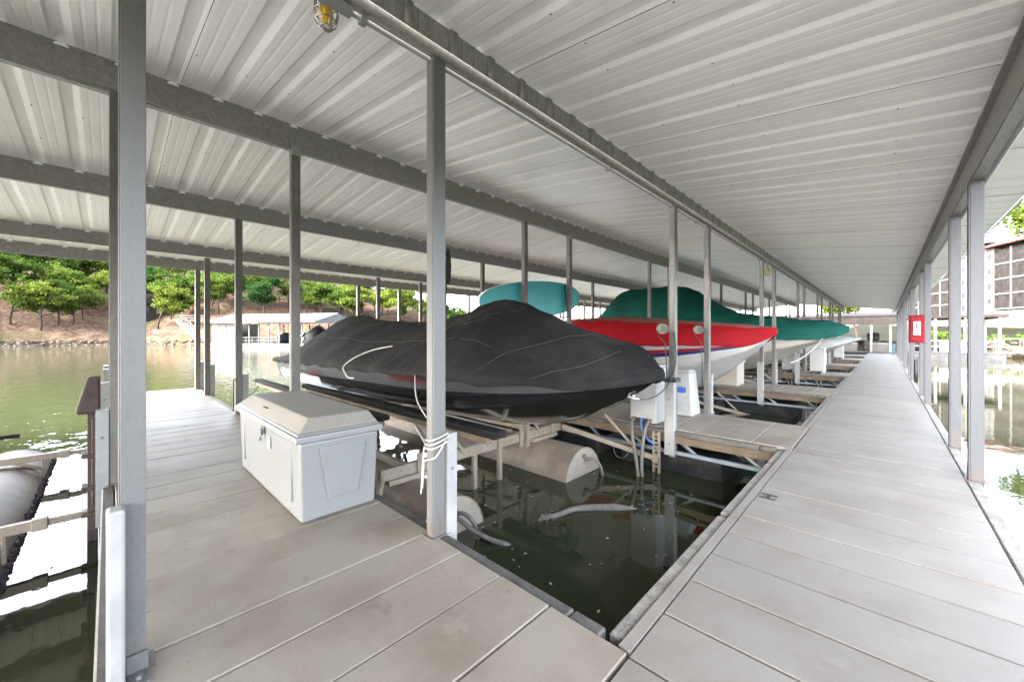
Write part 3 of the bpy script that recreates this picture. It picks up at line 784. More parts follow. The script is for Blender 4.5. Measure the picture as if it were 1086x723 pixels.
# ------------------------------------------------------------------ pontoon boat lifts
def cyl_x(mb, x0, x1, y, z, r, n=28, mi_side=0, mi_cap=1):
    ring = lambda x: [(x, y + r * math.cos(2 * math.pi * k / n), z + r * math.sin(2 * math.pi * k / n)) for k in range(n)]
    mb.mi = mi_side; mb.smooth = True; mb.loft([ring(x0), ring(x1)])
    mb.smooth = False; mb.mi = mi_cap; mb.add(ring(x0), [tuple(range(n))]); mb.add(ring(x1), [tuple(range(n))])
    mb.mi = mi_side; mb.smooth = True
    for xx in (x0, x1):
        mb.tube([(xx, y + (r + .002) * math.cos(2 * math.pi * k / n), z + (r + .002) * math.sin(2 * math.pi * k / n)) for k in range(n + 1)], .008, 5, False)
    mb.smooth = False
def lift(label, x_front, x_back, yA, yB, tank0, tank1):
    t = thing('boat_lift', label, 'boat lift', ((tank0 + tank1) / 2, (yA + yB) / 2, WZ), 'pontoon boat lifts')
    for y in (yA, yB):
        mb = MB(); cyl_x(mb, tank0, tank1, y, -.70, .44)
        tk = mb.obj('tank', ['tank', 'tank_cap'], t)
        mb = MB(); mb.box(tank1 + .001, tank1 + .03, y - .03, y + .03, -.40, -.35); mb.tube([(tank1 - .01, y + .05, -.43), (tank1 + .05, y + .05, -.43)], .03, 10)
        mb.smooth = mb.curve = True; mb.tube([(tank1 + .02, y + .05, -.43), (tank1 + .12, y + .09, -.42), (tank1 + .2, y + .14, -.51), (tank1 + .22, y + .18, -.70)], .022, 8)
        mb.obj('fill_hose', 'hose_grey', tk)
    for x in (x_front, x_back):
        mb = MB(); mb.box(x - .03, x + .03, yA - .38, yB + .45, -.20, -.075); mb.box(x - .07, x + .07, yA - .3, yA + .3, -.255, -.202); mb.box(x - .07, x + .07, yB - .3, yB + .3, -.255, -.202)
        mb.mi = 1; y = yA - .25
        while y < yB + .4: mb.tube([(x + .0305, y, -.13), (x + .033, y, -.13)], .010, 7); y += .11
        mb.obj('cross_beam', ['lift_steel', 'screw'], t, .004)
    for y in (yA + .47, yB - .42):
        mb = MB(); mb.box(x_back - .9, x_front + .85, y - .045, y + .045, .20, .29); mb.mi = 1
        mb.box(x_back - 1.0, x_front + 1.02, y - .10, y + .10, .292, .375)
        mb.obj('bunk', ['carpet_wood', 'carpet'], t, .02, 2)
        for x in (x_front, x_back):
            mb = MB(); mb.box(x + .034, x + .05, y - .05, y + .05, -.30, .198); mb.box(x + .052, x + .08, y - .05, y - .04, -.30, .195)
            mb.bar((x + .045, y + .05, .17), (x + .045, y + .28, -.10), .02, .04)
            mb.mi = 1
            for q in range(7): mb.tube([(x + .051, y, -.24 + q * .06), (x + .053, y, -.24 + q * .06)], .009, 6)
            mb.obj('bracket', ['lift_steel', 'screw'], t)
    for y in (yA + .97, yA + 1.44): MB().box(x_front - .02, x_front + .03, y - .03, y + .03, -.95, -.202).obj('leg', 'lift_steel', t)
    for y in (yB - 1.0, yB - .55, yA + .1, yB + .2):
        MB().box(x_front + .034, x_front + .055, y - .035, y + .035, -.27, .02).obj('upright', 'lift_steel', t)
    mb = MB()
    mb.bar((x_front, yA - .33, -.13), (x_front + .12, yA - .52, -.60), .03, .07); mb.bar((x_back, yA - .33, -.13), (x_back + .12, yA - .52, -.60), .03, .07)
    mb.bar((x_front - .3, yA + .5, -.12), (x_back + .3, yB - .4, -.12), .05, .05); mb.bar((x_front - .3, yB - .4, -.12), (x_back + .3, yA + .5, -.12), .05, .05)
    mb.bar((x_front - .1, yA + .02, -.16), (x_back + .1, yA + .02, -.16), .05, .08); mb.bar((x_front - .1, yB + .02, -.16), (x_back + .1, yB + .02, -.16), .05, .08)
    mb.obj('brace', 'lift_steel', t)
    return t
L1 = lift('pontoon lift with tan tanks under the black covered boat', -3.96, -7.8, 2.42, 4.83, -8.6, -3.19)
mb = MB(); mb.box(-10.0, -4.4, 2.25, 2.35, .28, .355); mb.mi = 1; mb.box(-10.02, -4.35, 2.21, 2.39, .357, .43)
mb.obj('guide_rail', ['carpet_wood', 'carpet'], L1, .03, 2)
mb = MB(); mb.bar((-3.88, 5.25, -.12), (-2.42, 5.70, -.46), .05, .07); mb.bar((-3.25, 5.55, .12), (-2.80, 5.66, -.34), .035, .035)
mb.obj('arm', 'lift_steel', L1)
dup(L1, (L1.location.x, L1.location.y + P, WZ - .25), 'pontoon lift under the red covered boat')
dup(L1, (L1.location.x, L1.location.y + 2 * P, WZ - .20), 'pontoon lift under the green covered boat')
L4 = dup(L1, (L1.location.x + .3, L1.location.y + 3 * P, WZ - .25), 'pontoon lift under the first grey covered runabout')
# empty lift on the other side of the near finger dock
t = thing('boat_lift', 'empty lowered boat lift with tan algae edged tank beside the nearest roof post', 'boat lift', (-6.5, -1, WZ), 'pontoon boat lifts')
mb = MB(); cyl_x(mb, -9.88, -4.0, -1.005, -.86, .44); tk = mb.obj('tank', ['tank', 'tank_cap'], t)
mb = MB()
for k in range(1100):
    x = random.uniform(-9.86, -4.1); mb.ball((x, -.622 + random.uniform(-.012, .02), WZ + random.uniform(-.03, .06) * random.random()), random.uniform(.010, .024), 5, 4)
mb.obj('algae_edge', 'algae', tk)
for x in (-5.75, -8.72):
    mb = MB(); zc = -.35 if x < -7 else -.38
    mb.box(x - .035, x + .035, -3.4, -.40, zc - .045, zc + .045); mb.box(x - .045, x + .045, -.50, -.40, zc - .055, zc + .055); mb.box(x - .025, x + .025, -.40, -.13, zc - .03, zc + .03)
    mb.bar((x, -.66, zc - .03), (x + .24, -.63, -.60), .03, .04); mb.bar((x, -.92, zc - .03), (x - .02, -.66, -.52), .03, .05)
    mb.obj('arm', 'lift_steel', t, .005)
mb = MB(); mb.bar((-9.6, -1.5, -.15), (-9.6, -.95, -.15), .05, .06); mb.obj('bunk_end', 'carpet', t)
g = MB(); g.box(-5.80, -5.71, -.150, -.075, -1.1, .64); g.box(-5.82, -5.69, -.070, -.058, -.8, .93); g.box(-5.705, -5.695, -.12, -.09, -.3, .56)
for z in (-.38, -.12, .20): g.box(-5.84, -5.67, -.19, -.052, z - .02, z + .02)
g.obj('guide_post', 'guide_brown', t, .006)
g = MB(); g.prism([(-5.85, -.06, .62), (-5.85, -.22, .62), (-5.85, -.225, .67), (-5.85, -.15, .98), (-5.85, -.06, .99)], (.20, 0, 0))
g.obj('guide_pad', 'guide_brown', t, .02, 3)
# hoses and a floating log in the near slip
hs = MB(); hs.smooth = hs.curve = True
hs.tube([(-3.18, 2.44, -.45), (-3.08, 2.46, -.47), (-2.95, 2.52, -.55), (-2.80, 2.62, -.625), (-2.69, 2.69, -.65), (-2.64, 2.75, -.68)], [.02, .022, .024, .026, .03, .015], 8)
tag(hs.obj('water_hose', 'hose_grey'), 'grey hose trailing from the near tank into the water beside the roof post', 'hose')
lg = MB(); lg.smooth = lg.curve = True
lg.tube([(-2.76, 3.27, -.675), (-2.74, 3.38, -.655), (-2.67, 3.53, -.64), (-2.60, 3.77, -.628), (-2.45, 3.98, -.636), (-2.27, 4.17, -.643), (-2.11, 4.35, -.675)], [.015, .025, .03, .033, .042, .047, .02], 9)
for k in range(14):
    a = random.uniform(0, 6.28); c = Vector((-2.72, 3.40, -.64)); lg.tube([c, c + Vector((math.cos(a) * .05, math.sin(a) * .07, random.uniform(0, .03))), c + Vector((math.cos(a) * .08, math.sin(a) * .12, -.02))], .005, 5)
M('driftwood', (.13, .115, .098), .8, var=.4, vs=14, stretch=(1, 1, 2), speck=.3, ss=30, bump=.5, bs=20, dirt=(.08, .07, .06), dscale=9, damt=.8)
tag(lg.obj('driftwood', 'driftwood'), 'bleached crooked driftwood floating in the near slip', 'driftwood')

fl = MB(); rfl = random.Random(21)
for k in range(170):
    x, y = rfl.uniform(-5.5, -1.0), rfl.uniform(1.8, 5.3)
    if k > 110: x, y = rfl.uniform(-9, -3), rfl.uniform(-3, -.3)
    r_ = rfl.uniform(.003, .011); a = rfl.uniform(0, 3.14); c_, s_ = math.cos(a) * r_, math.sin(a) * r_
    fl.add([(x - c_ * 2, y - s_ * 2, WZ + .003), (x + s_, y - c_, WZ + .004), (x + c_ * 2, y + s_ * 2, WZ + .003), (x - s_, y + c_, WZ + .006)], [(0, 1, 2, 3)])
tag(fl.obj('floating_flecks', 'rope_white'), 'pale seed fluff and leaf flecks floating on the slip water', 'flecks', kind='stuff')
# ------------------------------------------------------------------ lift control boxes
def ctrl(label, loc, grp='white lift control boxes on the finger docks'):
    t = thing('lift_box', label, 'lift box', loc, grp); x, y, z = loc
    b = MB(); b.box(x - .215, x + .215, y - .2, y + .2, z + .03, z + .88); bo = b.obj('cabinet', 'white_plastic', t, .02, 3)
    b = MB(); b.box(x - .225, x + .225, y - .21, y + .21, z + .885, z + .93); b.obj('lid', 'white_plastic', t, .012, 2)
    b = MB(); b.box(x - .19, x + .13, y - .204, y - .2005, z + .03, z + .10); b.obj('hose_port', 'ink', bo)
    return t
cb1 = ctrl('tall white lift box with dark hoses below it, beside the bow of the black boat', (-2.73, 6.0, 0))
hs = MB(); hs.smooth = hs.curve = True
hs.tube([(-2.86, 5.785, .09), (-2.84, 5.66, .04), (-2.78, 5.55, -.15), (-2.66, 5.42, -.42), (-2.58, 5.34, -.70)], .026, 8)
hs.tube([(-2.60, 5.785, .09), (-2.61, 5.66, .02), (-2.61, 5.56, -.18), (-2.58, 5.44, -.45), (-2.53, 5.36, -.70)], .026, 8)
hs.obj('hose', 'hose_grey', cb1)
b = MB()
for xx in (-2.50, -2.42): b.box(xx - .014, xx + .014, 5.66, 5.70, -.66, -.04)
for q in range(9): b.box(-2.49, -2.43, 5.665, 5.695, -.58 + q * .06, -.555 + q * .06)
b.tube([(-2.46, 5.60, -.44), (-2.46, 5.72, -.44)], .05, 10)
tag(b.obj('lift_rack', 'lift_steel'), 'slotted steel rack hanging down beside the second finger dock', 'bracket')
b = MB(); b.smooth = True; b.tube([(-2.83 + .12 * math.cos(a), 5.3 + .12 * math.sin(a) * .4, -.30 + .12 * math.sin(a)) for a in [6.283 * k / 18 for k in range(19)]], .004, 5)
tag(b.obj('cable_loop', 'hose_grey'), 'thin grey cable loop hanging at the end of the lift arm', 'cable')
# second box, tapered, with a printed label
t = thing('lift_box', 'white tapered lift box with blue label between the two posts of the second finger dock', 'lift box', (-2.56, 7.1, 0), 'white lift control boxes on the finger docks')
b = MB(); frustum(b, -2.80, -2.36, 6.88, 7.32, .004, -2.78, -2.42, 6.93, 7.26, .74); bo = b.obj('cabinet', 'white_plastic', t, .02, 3)
b = MB(); frustum(b, -2.785, -2.415, 6.925, 7.265, .745, -2.76, -2.45, 6.95, 7.24, .79); b.obj('lid', 'white_plastic', t, .01, 2)
b = MB(); b.add([(-2.62, 6.896, .40), (-2.47, 6.896, .40), (-2.47, 6.901, .49), (-2.62, 6.901, .49)], [(0, 1, 2, 3)])
b.mi = 1
for z, x1 in ((.56, -2.45), (.53, -2.5), (.36, -2.47), (.32, -2.5), (.285, -2.52), (.25, -2.47)): b.add([(-2.62, 6.876 + z * .045, z), (x1, 6.876 + z * .045, z), (x1, 6.877 + z * .045, z + .012), (-2.62, 6.877 + z * .045, z + .012)], [(0, 1, 2, 3)])
b.obj('label_plate', ['label_blue', 'label_grey'], bo)
dup(cb1, (-2.6, 17.9, 0), 'white lift box on the fourth finger dock, nearer of the pair under the green bow')
dup(cb1, (-1.75, 17.9, 0), 'white lift box on the fourth finger dock, closest to the walkway')
dup(cb1, (-2.2, 23.6, 0), 'white lift box on the fifth finger dock')
dup(cb1, (-1.9, 29.3, 0), 'white lift box on the sixth finger dock')
hs = MB(); hs.smooth = hs.curve = True
hs.tube([(-2.74, 5.785, .09), (-2.73, 5.73, .02), (-2.68, 5.70, -.10), (-2.58, 5.66, -.18), (-2.48, 5.66, -.24)], .024, 8); hs.obj('hose', 'hose_blue', cb1)['label'] = 'blue hose'
b = MB(); b.box(-3.95, -2.87, 11.82, 12.5, .004, .62); 
t = thing('dock_box', 'tan storage box on the third finger dock below the red bow', 'storage box', (-3.4, 12.1, 0))
bo = b.obj('body', 'box_tan', t, .02, 2)
b = MB(); frustum(b, -3.99, -2.83, 11.78, 12.54, .625, -3.94, -2.88, 11.85, 12.47, .74); b.obj('lid', 'box_tan', t, .012, 2)
b = MB(); b.box(-3.1, -3.0, 11.77, 11.785, .55, .63); b.obj('latch', 'pipe_grey', bo)

# ------------------------------------------------------------------ paddle board on its rack
t = thing('paddle_board', 'turquoise paddle board hung on edge behind the black covered boat', 'paddle board', (-5.45, 6.4, 2.2))
ax = Vector((0, .985, .10)).normalized(); up = Vector((0, -ax.z, ax.y)); cen = Vector((-5.45, 6.38, 2.16))
def outline(s, k=1.0):
    n = 48; pts = []
    for i in range(n):
        a = 6.283185 * i / n; c, sn = math.cos(a), math.sin(a)
        l = 1.66 * (1 if c > 0 else 1) * (abs(c) ** .88) * (1 if c > 0 else -1); w_ = .40 * (abs(sn) ** .80) * (1 if sn > 0 else -1)
        w_ *= 1 - .10 * max(0, -c)
        pts.append(cen + ax * l * k + up * (w_ * k + .05 * 0) + Vector((s, 0, 0)))
    return pts
mb = MB(); mb.smooth = True
mb.loft([outline(.065, .965), outline(.05, .99)], True); mb.mi = 1
mb.loft([outline(.05, .99), outline(.0, 1.0), outline(-.05, .98)], True); mb.mi = 0
mb.smooth = False; mb.add(outline(.065, .965), [tuple(range(48))]); mb.add(outline(-.05, .98), [tuple(range(48))])
mb.obj('board', ['board_teal', 'board_white'], t)
mb = MB(); mb.bar(cen + ax * 1.02 + up * .30 + Vector((.072, 0, 0)), cen + ax * 1.05 - up * .16 + Vector((.072, 0, 0)), .008, .035, (0, 1, 0)); mb.bar(cen + ax * 1.05 - up * .15 + Vector((.072, 0, 0)), cen + ax * 1.17 - up * .33 + Vector((.072, 0, 0)), .008, .035, (0, 1, 0))
mb.obj('strap', 'strap_black', t)
for q in (-1.72, 1.12):
    rk_ = MB(); c0 = cen + ax * q
    rk_.bar((-5.30, c0.y, c0.z - .46), (-5.62, c0.y, c0.z - .46), .03, .04); rk_.bar((-5.36, c0.y, c0.z - .46), (-5.36, c0.y, c0.z - .2), .03, .03, (0, 1, 0)); rk_.bar((-5.60, c0.y, c0.z - .46), (-5.60, c0.y, c0.z + .15), .03, .03, (0, 1, 0))
    tag(rk_.obj('board_rack', 'strap_black'), 'black rack bracket under the %s end of the turquoise board' % ('narrow left' if q < 0 else 'wide right'), 'rack')
# dark paddle propped behind the near roof post
pd = MB(); pd.smooth = True; pd.tube([(-5.0, 3.69, .9), (-5.0, 3.69, 2.5)], .02, 8)
pd.loft([[(-5.0 + .012 * math.cos(a), 3.74 + w_ * math.sin(a), z) for a in [6.283 * k / 10 for k in range(10)]] for z, w_ in ((2.2, .015), (2.3, .05), (2.5, .06), (2.65, .05), (2.76, .015))], True, True)
tag(pd.obj('paddle', 'strap_black'), 'dark paddle standing upright just behind the second roof post', 'paddle')

# ------------------------------------------------------------------ ropes, cables, winches, lamp, extinguisher box
rp = MB(); rp.smooth = rp.curve = True
rp.tube([bc(-3.78, -1.0) + Vector((0, -.02, .02)), (-3.1, 1.97, .78), (-2.29, 1.66, .66)], .0062, 6)
for q in range(3):
    z = .60 + q * .03
    rp.tube([(-2.335, 1.545, z), (-2.225, 1.54, z + .02), (-2.222, 1.66, z + .05), (-2.34, 1.66, z + .02), (-2.335, 1.545, z)], .0062, 6)
rp.tube([(-2.222, 1.64, .66), (-2.225, 1.56, .56), (-2.32, 1.538, .52), (-2.335, 1.535, .48), (-2.345, 1.53, .32)], .0062, 6)
rp.tube([(-2.335, 1.54, .62), (-2.345, 1.53, .45), (-2.36, 1.53, .28)], .0062, 6)
tag(rp.obj('mooring_rope', 'rope_white'), 'white rope tied round the near roof post and up to the black boat', 'rope')
cb_ = MB(); cb_.smooth = cb_.curve = True
cb_.tube(sag((-1.78, 3.60, .78), (-2.25, 5.66, .72), .10), .009, 6); cb_.tube([(-2.25, 5.66, .72), (-2.21, 5.72, .9), (-2.21, 5.78, 1.1), (-2.23, 5.77, 1.45)], .009, 6)
tag(cb_.obj('power_cord', 'rubber'), 'black cord slung from the bow of the black boat to a roof post', 'cord')
cb_ = MB(); cb_.smooth = cb_.curve = True
cb_.tube(sag((-8.24, 1.54, .62), (-9.3, 2.15, .36), .22), .010, 6); cb_.tube([(-8.32, 1.53, .62), (-8.33, 1.53, .3), (-8.33, 1.53, .05)], .010, 6)
tag(cb_.obj('power_cord', 'rubber'), 'dark cord hanging from the third roof post to the lift bunk behind the storage box', 'cord')
cb_ = MB(); cb_.smooth = cb_.curve = True
cb_.tube(sag(gc(-1.35, -.98), (-1.9, 13.2, .62), .12), .016, 6)
tag(cb_.obj('mooring_rope', 'rope_white'), 'pale rope slung from the green boat bow to the third finger dock', 'rope')
for yq, lab in ((5.80, 'pale green winch reel on the post beside the black boat bow'), (7.36, 'pale green winch reel on the post behind the tapered lift box')):
    t = thing('winch_reel', lab, 'winch', (-2.38, yq, 1.49), 'winch reels on roof posts')
    mb = MB(); mb.tube([(-2.40, yq - .085, 1.49), (-2.40, yq - .055, 1.49)], .075, 20); mb.tube([(-2.40, yq - .030, 1.49), (-2.40, yq + .0, 1.49)], .075, 20); mb.tube([(-2.40, yq - .056, 1.49), (-2.40, yq - .029, 1.49)], .035, 12)
    mb.obj('reel', 'winch_green', t)
    mb = MB(); mb.box(-2.40, -2.325, yq - .095, yq + .01, 1.44, 1.54); mb.obj('bracket', 'galv_light', t)
    mb = MB(); mb.smooth = True; mb.tube([(-2.46, yq - .09, 1.46), (-2.42, yq - .1, 1.36), (-2.35, yq - .08, 1.28), (-2.335, yq - .06, 1.0), (-2.335, yq - .06, .2)], .008, 6); mb.obj('cord', 'rubber', t)
mb = MB(); mb.box(-2.37, -2.19, 5.70, 5.91, .705, .76); tag(mb.obj('post_strap', 'strap_black'), 'black strap band round the post above its white bumper', 'strap')
def lamp(label, x, y, z):
    t = thing('caged_lamp', label, 'lamp', (x, y, z), 'caged lamps under the roof beam')
    mb = MB(); mb.tube([(x, y, z + .10), (x, y, z + .20)], .035, 12); mb.tube([(x, y, z + .20), (x, y, roof_z(x) - .001)], .012, 8); mb.tube([(x, y, z + .085), (x, y, z + .10)], .058, 14); mb.obj('socket', 'cage_wire', t)
    mb = MB(); mb.smooth = True
    mb.loft([[(x + r * math.cos(a), y + r * math.sin(a), z + dz) for a in [6.283 * k / 14 for k in range(14)]] for dz, r in ((.085, .022), (.05, .026), (.01, .040), (-.02, .043), (-.05, .034), (-.066, .012))], True, True); mb.obj('bulb', 'bulb_yellow', t)
    mb = MB(); mb.smooth = True
    for k in range(8):
        a = 6.283 * k / 8; mb.tube([(x + r * math.cos(a), y + r * math.sin(a), z + dz) for dz, r in ((.09, .055), (.04, .068), (-.02, .070), (-.07, .058), (-.105, .025), (-.11, .0))], .004, 5)
    for dz, r in ((.05, .067), (-.01, .071), (-.06, .061), (-.095, .035)): mb.tube([(x + r * math.cos(6.283 * k / 16), y + r * math.sin(6.283 * k / 16), z + dz) for k in range(17)], .004, 5)
    mb.obj('cage', 'cage_wire', t)
M('bulb_yellow', (.80, .50, .03), .3, var=.03)
lamp('caged yellow bulb lamp hanging from the white roof at the top of the photo', -2.50, .935, 3.40)
lamp('small caged yellow bulb lamp beside the third finger dock post, far along the beam', -2.42, 13.1, 3.20)
t = thing('extinguisher_box', 'red fire extinguisher box mounted on a walkway roof post', 'extinguisher box', (.44, 11.4, 1.5))
mb = MB(); mb.box(.36, .58, 11.28, 11.50, 1.24, 1.80); bo = mb.obj('cabinet', 'fire_red', t, .01, 2)
mb = MB(); mb.box(.385, .555, 11.268, 11.279, 1.27, 1.77); dr = mb.obj('door', 'fire_red', t, .006)
mb = MB(); mb.box(.425, .52, 11.2655, 11.2675, 1.40, 1.665); mb.mi = 1
mb.box(.455, .482, 11.2635, 11.265, 1.53, 1.61); mb.box(.462, .476, 11.2635, 11.265, 1.612, 1.63); mb.box(.462, .50, 11.2635, 11.265, 1.632, 1.642); mb.box(.493, .503, 11.2635, 11.265, 1.57, 1.63)
for q in range(4): mb.box(.435, .51, 11.2635, 11.265, 1.485 - q * .02, 1.493 - q * .02)
mb.obj('sticker', ['paper_white', 'ink'], dr)
mb = MB(); mb.smooth = True
for q in range(3): mb.tube([(.60 + .02 * q, 15.2 + .22 * math.cos(6.283 * k / 20), .42 + .30 * math.sin(6.283 * k / 20)) for k in range(21)], .018, 6)
tag(mb.obj('hose_coil', 'rubber'), 'dark coiled hose hung by the walkway posts beyond the extinguisher box', 'hose')
mb = MB(); mb.box(-.0, 0, 0, 0, 0, 0)
b = MB(); frustum(b, .38, .56, 38.6, 38.9, .004, .36, .57, 38.55, 38.95, .75); tag(b.obj('trash_bin', 'bin_teal', None, .02), 'dark bluish bin at the far end of the walkway beside the last post', 'bin')
# base plate bracket at the nearest post
b = MB(); b.box(-2.235, -2.13, .05, .115, .005, .014); b.box(-2.235, -2.222, .05, .115, .014, .085); b.tube([(-2.17, .085, .014), (-2.17, .085, .03)], .012, 6)
tag(b.obj('base_bracket', 'galv_light'), 'small steel angle bracket at the foot of the nearest roof post', 'bracket')

# ------------------------------------------------------------------ dock across the far end of the walkway
t = thing('far_dock_canopy', 'dark sided dock roof on white posts across the far end of the walkway', 'boat shelter', (-4, 46, 0))
mb = MB(); mb.box(-14, .9, 43.9, 44.0, 2.25, 3.0)
for k in range(50): mb.box(-13.95 + k * .3, -13.85 + k * .3, 43.875, 43.8995, 2.27, 2.98)
mb.obj('fascia', 'far_dark', t)
mb = MB(); mb.prism([(-14.2, 43.8, 3.02), (-14.2, 50, 3.5), (-14.2, 56, 3.02), (-14.2, 56, 2.94), (-14.2, 50, 3.42), (-14.2, 43.8, 2.94)], (15.3, 0, 0)); mb.obj('roof', 'far_dark', t)
for x in (-9.8, -6.6, -3.7, -.8, .35):
    MB().box(x - .06, x + .06, 44.02, 44.14, -.4, 2.3).obj('post', 'bumper_white', t)
planks_y(MB(), -13, .8, 43.6, 45.2, .4, 'y').obj('deck', 'far_deck', t)
MB().box(-13, .8, 43.7, 45.1, -.6, -.05).obj('float', 'float_black', t)
j = dup(white, (-5.6, 48.5, .15), 'white boat under a pale cover beneath the dark far dock roof'); j.rotation_euler = (0, 0, R(-70))
b = MB(); b.box(-1.3, -.2, 46.0, 47.2, .004, .9); b.box(-1.1, -.3, 46.2, 47.1, .9, 1.6); tag(b.obj('covered_jet_ski', 'cover_black', None, .15, 3), 'dark covered craft parked under the far dock roof', 'jet ski')
for x, y, lab in ((-2.2, 44.9, 'grey storage box on the far dock, left of the white posts'), (-.2, 44.9, 'grey storage box on the far dock between its white posts')):
    b = MB(); frustum(b, x - .5, x + .5, y - .3, y + .25, .004, x - .53, x + .53, y - .33, y + .28, .6); frustum(b, x - .56, x + .56, y - .36, y + .3, .605, x - .5, x + .5, y - .3, y + .25, .72)
    tag(b.obj('dock_box', 'far_box'), lab, 'storage box')

# ------------------------------------------------------------------ neighbouring dock and gangway on the right
t = thing('neighbor_dock_canopy', 'flat dark roofed dock on thin posts beyond the right hand walkway posts', 'boat shelter', (4, 50, 0))
mb = MB(); mb.box(1.2, 6.7, 46.5, 53.5, 2.75, 2.95); mb.obj('roof', 'far_dark', t)
for x in (1.5, 3.0, 4.6, 6.3):
    for y in (46.8, 52.8): MB().box(x - .07, x + .07, y - .07, y + .07, -.5, 2.745).obj('post', 'galv', t)
planks_y(MB(), 1.3, 6.6, 46.6, 48.4, .4, 'y').obj('deck', 'far_deck', t); MB().box(1.3, 6.6, 46.7, 48.3, -.7, -.05).obj('float', 'float_black', t)
mb = MB(); 
for z in (.45, .9): mb.box(1.4, 6.5, 46.62, 46.66, z, z + .05)
mb.obj('railing', 'galv', t)
b = MB(); frustum(b, 3.3, 4.6, 47.6, 48.2, .004, 3.25, 4.65, 47.55, 48.25, .8); tag(b.obj('dock_box', 'box_white'), 'white storage box on the neighbouring dark roofed dock', 'storage box')
t = thing('gangway', 'grey steel truss gangway running along the rocky bank at right', 'gangway', (11, 50, 0))
mb = MB(); ga, gb = Vector((6.9, 52.6, 0)), Vector((18.5, 53.6, .1))
for off in (Vector((0, 0, 0)), Vector((0, 1.1, 0))):
    mb.bar(ga + off + Vector((0, 0, 1.05)), gb + off + Vector((0, 0, 1.05)), .06, .07); mb.bar(ga + off + Vector((0, 0, -.1)), gb + off + Vector((0, 0, -.1)), .07, .12)
    for k in range(9):
        p0 = ga.lerp(gb, k / 8) + off; mb.bar(p0 + Vector((0, 0, -.05)), p0 + Vector((0, 0, 1.02)), .05, .05, (0, 1, 0))
        if k < 8:
            p1 = ga.lerp(gb, (k + 1) / 8) + off
            mb.bar(p0 + Vector((0, 0, 0 if k % 2 else 1)), p1 + Vector((0, 0, 1 if k % 2 else 0)), .04, .04)
mb.obj('truss', 'pipe_grey', t)
mb = MB(); mb.bar(ga + Vector((0, .55, -.12)), gb + Vector((0, .55, -.12)), 1.0, .05); mb.obj('deck', 'deck_grey', t)
# rock wall and shrubs on the bank
rk = MB()
for k in range(700):
    x = rf.uniform(-4, 60); y = 54.9 + .15 * (x - 5) + rf.uniform(-.4, 1.8); s = rf.uniform(.15, .4)
    rk.ball((x, y, max(WZ, bank_h(x, y)) + .05), (s * 1.5, s * 1.3, s * .8), 6, 4)
tag(rk.obj('bank_rocks', 'rock'), 'rough stones facing the bank below the apartments', 'rocks', kind='stuff')
def shrub(seed):
    r_ = random.Random(seed); c = MB()
    for k in range(420):
        v = Vector((r_.gauss(0, 1), r_.gauss(0, 1), r_.gauss(0, 1))).normalized() * r_.uniform(.55, 1.05)
        if v.z < -.35: continue
        q = Vector((v.x * 1.0, v.y * .9, .5 + v.z * .6)); n = (v + Vector((r_.gauss(0, .6), r_.gauss(0, .6), r_.gauss(.3, .6)))).normalized()
        a = n.orthogonal().normalized(); a.rotate(Matrix.Rotation(r_.uniform(0, 6.28), 3, n)); b2 = n.cross(a); l = r_.uniform(.07, .15)
        c.add([q - a * l, q + b2 * l * .6, q + a * l, q - b2 * l * .6], [(0, 1, 2, 3)])
    return c
for k in range(16):
    x = 3.0 + k * 1.55 + rf.uniform(-.3, .3); y = 58.0 + .15 * (x - 5) + rf.uniform(-.3, .8)
    if k == 0: sb = shrub(1).obj('shrub', 'leaf_bright'); o = sb
    else: o = sb.copy(); COL.objects.link(o)
    o.location = (x, y, bank_h(x, y) - .1); s = rf.uniform(.8, 1.25); o.scale = (s * 1.1, s, s); o.rotation_euler = (0, 0, rf.uniform(0, 6.28))
    tag(o, 'round green shrub in the row above the stone bank in front of the apartments', 'shrub', 'shrubs above the stone bank')
o = make_tree('shade_tree', 9, 21, .62, 'leaf_bright', 230, 44, .26, .60, .3); o.location = (17.6, 74.0, 2.6)
o['label'] = 'tall tree at the right edge, its leaves above the apartment roof'; o['group'] = 'trees on the right bank'
for (x, y, s, k, lab) in ((27, 80, 1.2, 1, 'green tree on the right bank beyond the photo edge, below the apartments'), (-2.5, 66, .8, 2, 'small tree behind the dark far dock roof')):
    o = dup(protos[k]); o.location = (x, y, bank_h(x, y) - .1); o.scale = (s,) * 3; o['label'] = lab; o['group'] = 'trees on the right bank'

